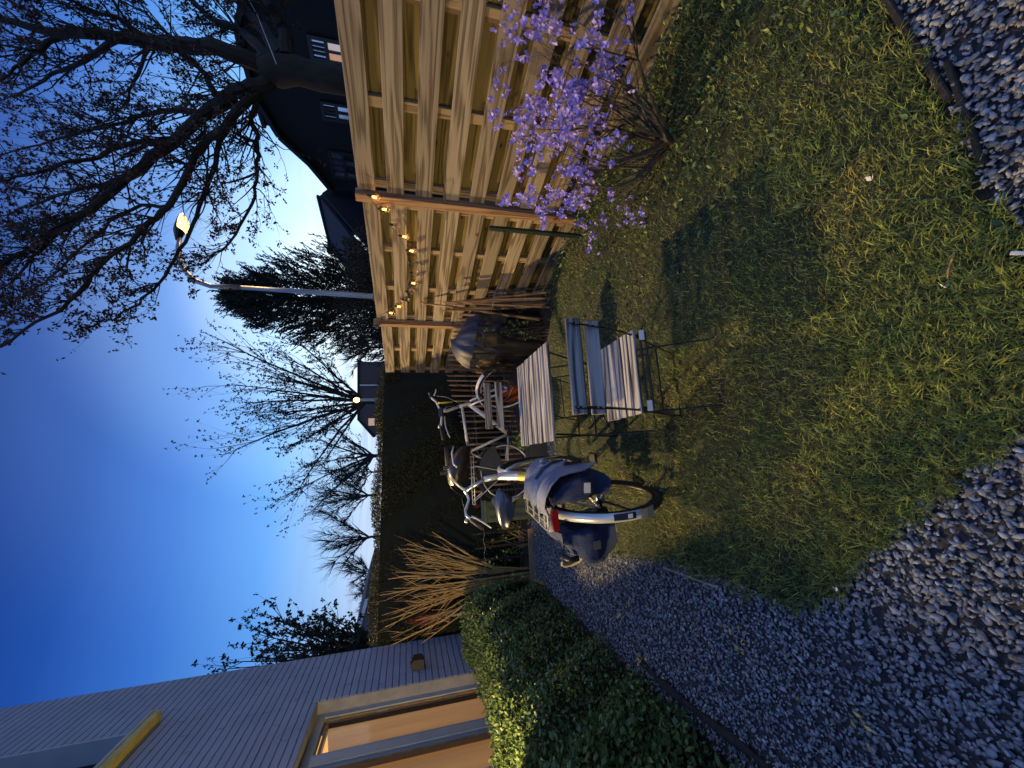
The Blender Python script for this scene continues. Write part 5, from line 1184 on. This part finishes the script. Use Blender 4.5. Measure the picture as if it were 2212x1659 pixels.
fan_tree(803, 1020, 48, [(760, 980), (765, 1010), (770, 1045), (775, 1065), (758, 1030)], 'hazy leafless tree behind the farthest lamp', seed=12, lk=0, r0=.11, group=G)
fan_tree(800, 750, 36, [(745, 725), (735, 750), (748, 780), (760, 810), (770, 700), (755, 738), (760, 770)], 'hazy leafless tree between the conifer and the distant brick house', seed=13, lk=0, r0=.11, group=G)
# leafy tree by the house corner
fan_tree(835, 1412, 8.5, [(545, 1405), (560, 1370), (580, 1330), (600, 1350), (560, 1425), (610, 1420), (640, 1400), (640, 1345), (680, 1320), (700, 1345), (650, 1370), (680, 1420), (720, 1330), (730, 1375), (770, 1350), (478, 1447), (485, 1432)], 'small leafy tree showing above the hedge at the house corner', leafmt='spring_leaf', seed=15, lsize=.07, lk=4, name='leafy_tree', r0=.07, levels=2)

def conifer():
    rs = random.Random(31); dp = 11.5; foot = D(830, 655, dp); top = D(535, 620, dp); ft = V3(foot.x, foot.y, 0)
    e = empty('pine_tree', ft, 0, 'dense dark pine with upswept needle tufts behind the curved street lamp', 'tree')
    H_ = top.z; tr = MB(); tr.tube([(0, 0, 0), (0, 0, H_*.5), (0, 0, H_*.93)], [.16, .11, .03], 8); tr.build('trunk', 'bark', e)
    br = MB(); C = []; Dd = []; S_ = []
    for i in range(900):
        t = rs.random()**.85; z_ = .55+(H_-.6)*t; prof = 1.62*(1-t**1.9)**.62*(.55+.45*min(1, t*2.6+.3)); a = rs.uniform(0, 6.283)
        rr = prof*rs.uniform(.35, 1.06); d = V3(math.cos(a), math.sin(a), 0)
        p0 = V3(0, 0, max(.3, z_-.55*rr)); p1 = d*rr+V3(0, 0, z_); 
        if i % 2: br.tube([p0, p0.lerp(p1, .55)-V3(0, 0, .06), p1], [.018, .011, .005], 4)
        for k in range(4):
            td = (d*.5+V3(rs.gauss(0, .3), rs.gauss(0, .3), 1.0)).normalized(); L_ = rs.uniform(.18, .42); q = p1+V3(rs.gauss(0, .11), rs.gauss(0, .11), rs.gauss(0, .1))
            for j in range(17):
                s = j/16; C.append(tuple(q+td*L_*s)); dd = td*1.0+V3(rs.gauss(0, .38), rs.gauss(0, .38), rs.gauss(0, .25)); Dd.append(tuple(dd)); S_.append(rs.uniform(.07, .12))
    br.build('branches', 'twig_dark', e); leaves('needles', C, Dd, np.array(S_), 'needle', e, aspect=.28)
conifer()

def dark_bush(pts, dp, lab, seed, r=.5, n=6000, mt='needle'):
    rs = random.Random(seed); q = [D(x, y, dp) for x, y in pts]; c = sum(q, V3(0, 0, 0))/len(q); ft = V3(c.x, c.y, 0)
    e = empty('dark_bush', ft, 0, lab, 'bush'); tw = MB(); tips = []
    C = []
    for k in range(n):
        b = rs.choice(q); d = V3(rs.gauss(0, 1), rs.gauss(0, 1), rs.gauss(0, 1)).normalized()*r*rs.random()**.4; p = b+d
        p.z = rs.uniform(.2, max(.3, p.z)) if rs.random() < .55 else p.z; C.append(tuple(p-ft))
    for b in q:
        for k in range(16):
            s = V3(b.x-ft.x+rs.gauss(0, .2), b.y-ft.y+rs.gauss(0, .2), max(.2, b.z-r*.8)); grow(tw, tips, s, (rs.gauss(0, .4), rs.gauss(0, .4), 1), r*1.1, .012, 2, .5, .3, rs, 3, (2, 3), .65, 4, None, .12)
    tw.build('twigs', 'twig_dark', e); leaves('leaves', C, RNG.normal(size=(len(C), 3)), RNG.uniform(.03, .07, len(C)), mt, e, aspect=.4)
dark_bush([(800, 540), (790, 580), (795, 620), (790, 660), (795, 700), (805, 735)], 8.6, 'dark tangled bush behind the middle fence panel, under the pine', 41, .55, 15000)
dark_bush([(800, 600), (800, 690)], 9.6, 'second dark bush behind the curved lamp pole', 42, .6, 5000)

# ------------------------------------------------------------------ neighbouring houses
def gable(name, pts, X, depth, lab, wallmt, roofmt, windows=(), chim=None, extra=None, cat='house'):
    """gable wall standing in the plane x = X, its outline read from the picture, run back by depth"""
    q = [P(x, y, X=X) for x, y in pts]; c = sum(q, V3(0, 0, 0))/len(q); b = V3(X, c.y, 0); e = empty(name, b, 0, lab, cat)
    poly = [p-b for p in q]; lo_a = V3(0, poly[0].y, 0); lo_b = V3(0, poly[-1].y, 0)
    m_ = MB(); m_.prism([lo_a]+poly+[lo_b], (0, 0, 0), (depth, 0, 0)); m_.build('wall', wallmt, e)
    r_ = MB()
    for a, b_ in zip(poly, poly[1:]):
        if abs((b_-a).y) < .25: continue
        nrm = V3(0, -(b_-a).z, (b_-a).y).normalized()*(1 if (b_-a).y > 0 else -1)
        if nrm.z < 0: nrm = -nrm
        o_ = nrm*.10; r_.prism([a+nrm*.005, b_+nrm*.005, b_+o_, a+o_], (-.18, 0, 0), (depth+.15, 0, 0))
    r_.build('roof', roofmt, e)
    for w_ in windows:
        x0, x1, y0, y1 = w_['r']; a = P(x0, y0, X=X)-b; c_ = P(x1, y1, X=X)-b; ylo, yhi = sorted((a.y, c_.y)); zlo, zhi = sorted((a.z, c_.z))
        fr = MB(); T_ = w_.get('t', .05)
        def bx(mb, ya, yb, za, zb, xo=-.05, th=.06): mb.box((xo, (ya+yb)/2, (za+zb)/2), (th, abs(yb-ya), abs(zb-za)))
        bx(fr, ylo-T_, ylo, zlo-T_, zhi+T_); bx(fr, yhi, yhi+T_, zlo-T_, zhi+T_); bx(fr, ylo, yhi, zhi, zhi+T_); bx(fr, ylo, yhi, zlo-T_, zlo)
        tz = zhi-(zhi-zlo)*w_.get('top', .36)
        bx(fr, ylo, yhi, tz-T_*.6, tz+T_*.4)
        for k in w_.get('mid', (.5,)): yy = ylo+(yhi-ylo)*k; bx(fr, yy-T_*.3, yy+T_*.3, zlo, tz-T_*.6)
        for k in range(1, w_.get('n', 4)): yy = ylo+(yhi-ylo)*k/w_.get('n', 4); bx(fr, yy-.015, yy+.015, tz+T_*.4, zhi)
        f_ = fr.build('window', 'window_black', e)
        t_ = MB(); bx(t_, ylo, yhi, tz, zhi, -.03, .02); t_.build('top_pane', w_.get('tm', 'sky_pane'), f_)
        for k, mtn in enumerate(w_['m']):
            t_ = MB(); nn = len(w_['m']); bx(t_, ylo+(yhi-ylo)*k/nn, ylo+(yhi-ylo)*(k+1)/nn, zlo, tz-.001, -.03, .02); t_.build('pane', mtn, f_)
    if chim:
        cc = [P(x, y, X=X+.6)-b for x, y in chim]; ylo = min(p.y for p in cc); yhi = max(p.y for p in cc); zlo = min(p.z for p in cc); zhi = max(p.z for p in cc)
        m_ = MB(); m_.box((.9, (ylo+yhi)/2, (zlo-.8+zhi)/2), (.6, yhi-ylo, zhi-zlo+.8)); m_.box((.9, (ylo+yhi)/2, zhi+.04), (.7, yhi-ylo+.1, .09)); m_.build('chimney', wallmt, e)
    return e
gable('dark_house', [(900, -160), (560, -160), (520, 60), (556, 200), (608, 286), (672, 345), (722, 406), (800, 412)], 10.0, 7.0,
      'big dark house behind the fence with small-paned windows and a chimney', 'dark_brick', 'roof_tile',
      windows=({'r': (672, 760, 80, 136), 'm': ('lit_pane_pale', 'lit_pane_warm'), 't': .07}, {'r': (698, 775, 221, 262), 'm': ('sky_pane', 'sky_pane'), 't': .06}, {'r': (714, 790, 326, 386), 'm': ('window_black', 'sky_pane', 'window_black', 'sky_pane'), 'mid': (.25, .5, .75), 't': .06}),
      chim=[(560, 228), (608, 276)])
def ridge_house():
    X = 12.0; e = empty('tiled_house', V3(X, P(700, 480, X=X).y, 0), 0, 'low dark house with a toothed tile ridge between the big dark house and the pine', 'house'); b = Vector(e.location)
    a = P(689, 424, X=X)-b; c = P(718, 545, X=X)-b; z0 = max(a.z, c.z)
    rf = MB(); zl = -1.6
    rf.prism([a, c, c+V3(-2.4, 0, zl), a+V3(-2.4, 0, zl)], (0, 0, 0), (0, 0, -.12)); rf.prism([a, c, c+V3(2.4, 0, zl), a+V3(2.4, 0, zl)], (0, 0, 0), (0, 0, -.12)); rf.build('roof', 'roof_tile', e)
    rt = MB(); n = 44
    for i in range(n): p = a.lerp(c, (i+.5)/n); rt.tube([p+V3(0, -.05, .03), p+V3(0, .05, .045)], .05, 6)
    rt.build('ridge_tiles', 'roof_tile', e)
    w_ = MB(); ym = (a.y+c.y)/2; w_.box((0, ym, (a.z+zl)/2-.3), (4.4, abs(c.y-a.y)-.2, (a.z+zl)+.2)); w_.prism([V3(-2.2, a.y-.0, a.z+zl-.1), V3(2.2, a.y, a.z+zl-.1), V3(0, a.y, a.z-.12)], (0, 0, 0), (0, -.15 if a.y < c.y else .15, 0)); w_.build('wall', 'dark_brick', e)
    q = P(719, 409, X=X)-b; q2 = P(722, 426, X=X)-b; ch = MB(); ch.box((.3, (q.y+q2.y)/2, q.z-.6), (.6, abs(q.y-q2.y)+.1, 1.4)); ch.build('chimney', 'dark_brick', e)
    q = P(712, 548, X=X)-b; ch = MB(); ch.box((.3, q.y, q.z-.35), (.35, .28, .8)); ch.box((.3, q.y, q.z+.06), (.42, .34, .05)); ch.build('vent', 'dark_brick', e)
    q = P(790, 445, X=X)-b; wn = MB(); wn.box((-2.43, q.y*.8, a.z+zl-.5), (.06, .7, .6)); wn.build('window', 'window_black', e)
ridge_house()
def far_houses():
    dp = 27; a = D(776, 781, dp); c = D(775, 906, dp); d = D(808, 936, dp); org = V3((a.x+c.x)/2, (a.y+c.y)/2, 0)
    u = (c-a); u.z = 0; u.normalize(); v = V3(-u.y, u.x, 0); v = v if v.dot(org) > 0 else -v
    e = empty('brick_house', org, math.atan2(u.y, u.x), 'distant brick house end with a slim white downpipe above the hedge', 'house')
    w_ = (c-a).length; z1 = a.z; zd = d.z
    M_ = MB(); M_.prism([V3(-w_/2, 0, 0), V3(w_/2+1.1, 0, 0), V3(w_/2+1.1, 0, zd), V3(w_/2, 0, z1), V3(-w_/2, 0, z1)], (0, 0, 0), (0, -7, 0)); M_.build('wall', 'far_brick', e)
    r_ = MB(); r_.box((-.05, -3.5, z1+.06), (w_+.2, 7.2, .12)); r_.prism([V3(w_/2, .1, z1), V3(w_/2+1.25, .1, zd-.05), V3(w_/2+1.25, .1, zd+.10), V3(w_/2, .1, z1+.14)], (0, 0, 0), (0, -7.2, 0)); r_.build('roof', 'roof_tile', e)
    dq = D(800, 832, dp)-org; p_ = MB(); px = dq.dot(u); p_.tube([(px, .06, .2), (px, .06, z1-.05)], .045, 6); p_.build('downpipe', 'white_plastic', e)
    dq = D(802, 912, dp)-org; wn = MB(); wn.box((dq.dot(u), .02, dq.z), (.5, .05, .4)); wn.build('window', 'lit_pane_warm', e)
    dp = 14; a = D(796, 1288, dp); b_ = D(772, 1372, dp); c = D(800, 1440, dp); org = V3(b_.x, b_.y, 0); e = empty('garden_house', org, YAW*-1, 'small pale gabled house seen past the corner of the hedge', 'house')
    def lo(q): q = q-org; return V3(q.dot(RT), 0, q.z)
    A, B, C_ = lo(a), lo(b_), lo(c)
    M_ = MB(); M_.prism([V3(A.x, 0, 0), A, B, C_, V3(C_.x, 0, 0)], (0, 0, 0), (0, 4, 0)); M_.build('wall', 'light_render', e)
    r_ = MB(); r_.prism([A, B, B+V3(0, 0, .12), A+V3(0, 0, .12)], (0, -.25, 0), (0, 4.2, 0)); r_.prism([B, C_, C_+V3(0, 0, .12), B+V3(0, 0, .12)], (0, -.25, 0), (0, 4.2, 0)); r_.build('roof', 'far_brick', e)
    r_ = MB(); r_.prism([A+V3(0, 0, -.02), B+V3(0, 0, -.02), B+V3(0, 0, .10), A+V3(0, 0, .10)], (0, -.30, 0), (0, -.26, 0)); r_.prism([B+V3(0, 0, -.02), C_+V3(0, 0, -.02), C_+V3(0, 0, .10), B+V3(0, 0, .10)], (0, -.30, 0), (0, -.26, 0)); r_.build('bargeboard', 'white_plastic', e)
far_houses()

# ------------------------------------------------------------------ small litter
def litter():
    pl = MB(); pl.box((0, 0, 0), (.009, .034, .004), bev=.001); o = pl.build('plant_label', 'white_plastic'); q = P(2206, 547, Z=.04); o.location = q; o.rotation_euler = (R(25), R(8), R(-38)); tag(o, 'white plastic strip stuck in the grass at the near edge', 'plant label')
    s_ = MB(); a = P(2062, 545, Z=.035); b = P(2045, 620, Z=.03); s_.tube([a-a, (b-a)*.5+V3(0, .003, .004), b-a], [.0035, .003, .0015], 5); o = s_.build('dry_stalk', 'picket_wood'); o.location = a; tag(o, 'pale dry stalk lying on the near grass', 'stalk')
    for x, y, lab in ((2045, 622, 'small white flake at the foot of the pale dry stalk'), (1883, 390, 'small white petal on the dark grass right of the middle'), (1806, 1278, 'small pale petal at the tip of the lawn')):
        q = P(x, y, Z=.04); C = [(0, 0, 0)]*2; o = leaves('petal', C, [(1, .3, .1), (.8, -.6, .2)], np.array([.026, .02]), 'white_plastic', None, aspect=.6); o.location = q; tag(o, lab, 'petal')
    # yellow leaves on the gravel and under the border
    sp = [(1385, 1425, 26, .035), (1590, 1390, 9, .03), (1600, 1370, 5, .02), (1850, 1545, 6, .02), (1340, 1325, 8, .05), (1265, 1250, 7, .06), (1360, 1300, 8, .05), (1235, 1215, 6, .05), (1180, 1290, 5, .05), (1270, 1310, 6, .06), (1430, 1490, 3, .05), (1700, 1470, 3, .05), (1780, 1600, 4, .08), (1230, 1480, 6, .03)]
    C = []; Dd = []
    for x, y, n, s in sp:
        q = P(x, y, Z=.028)
        for k in range(n): C.append((q.x+random.gauss(0, s), q.y+random.gauss(0, s), .026+random.uniform(0, .012))); Dd.append((random.gauss(0, 1), random.gauss(0, 1), random.gauss(.1, .25)))
    tag(leaves('fallen_leaves', C, Dd, RNG.uniform(.018, .034, len(C)), 'yellow_leaf', None, aspect=.4), 'dry yellow leaves scattered over the gravel path', 'leaves', kind='stuff')
litter()
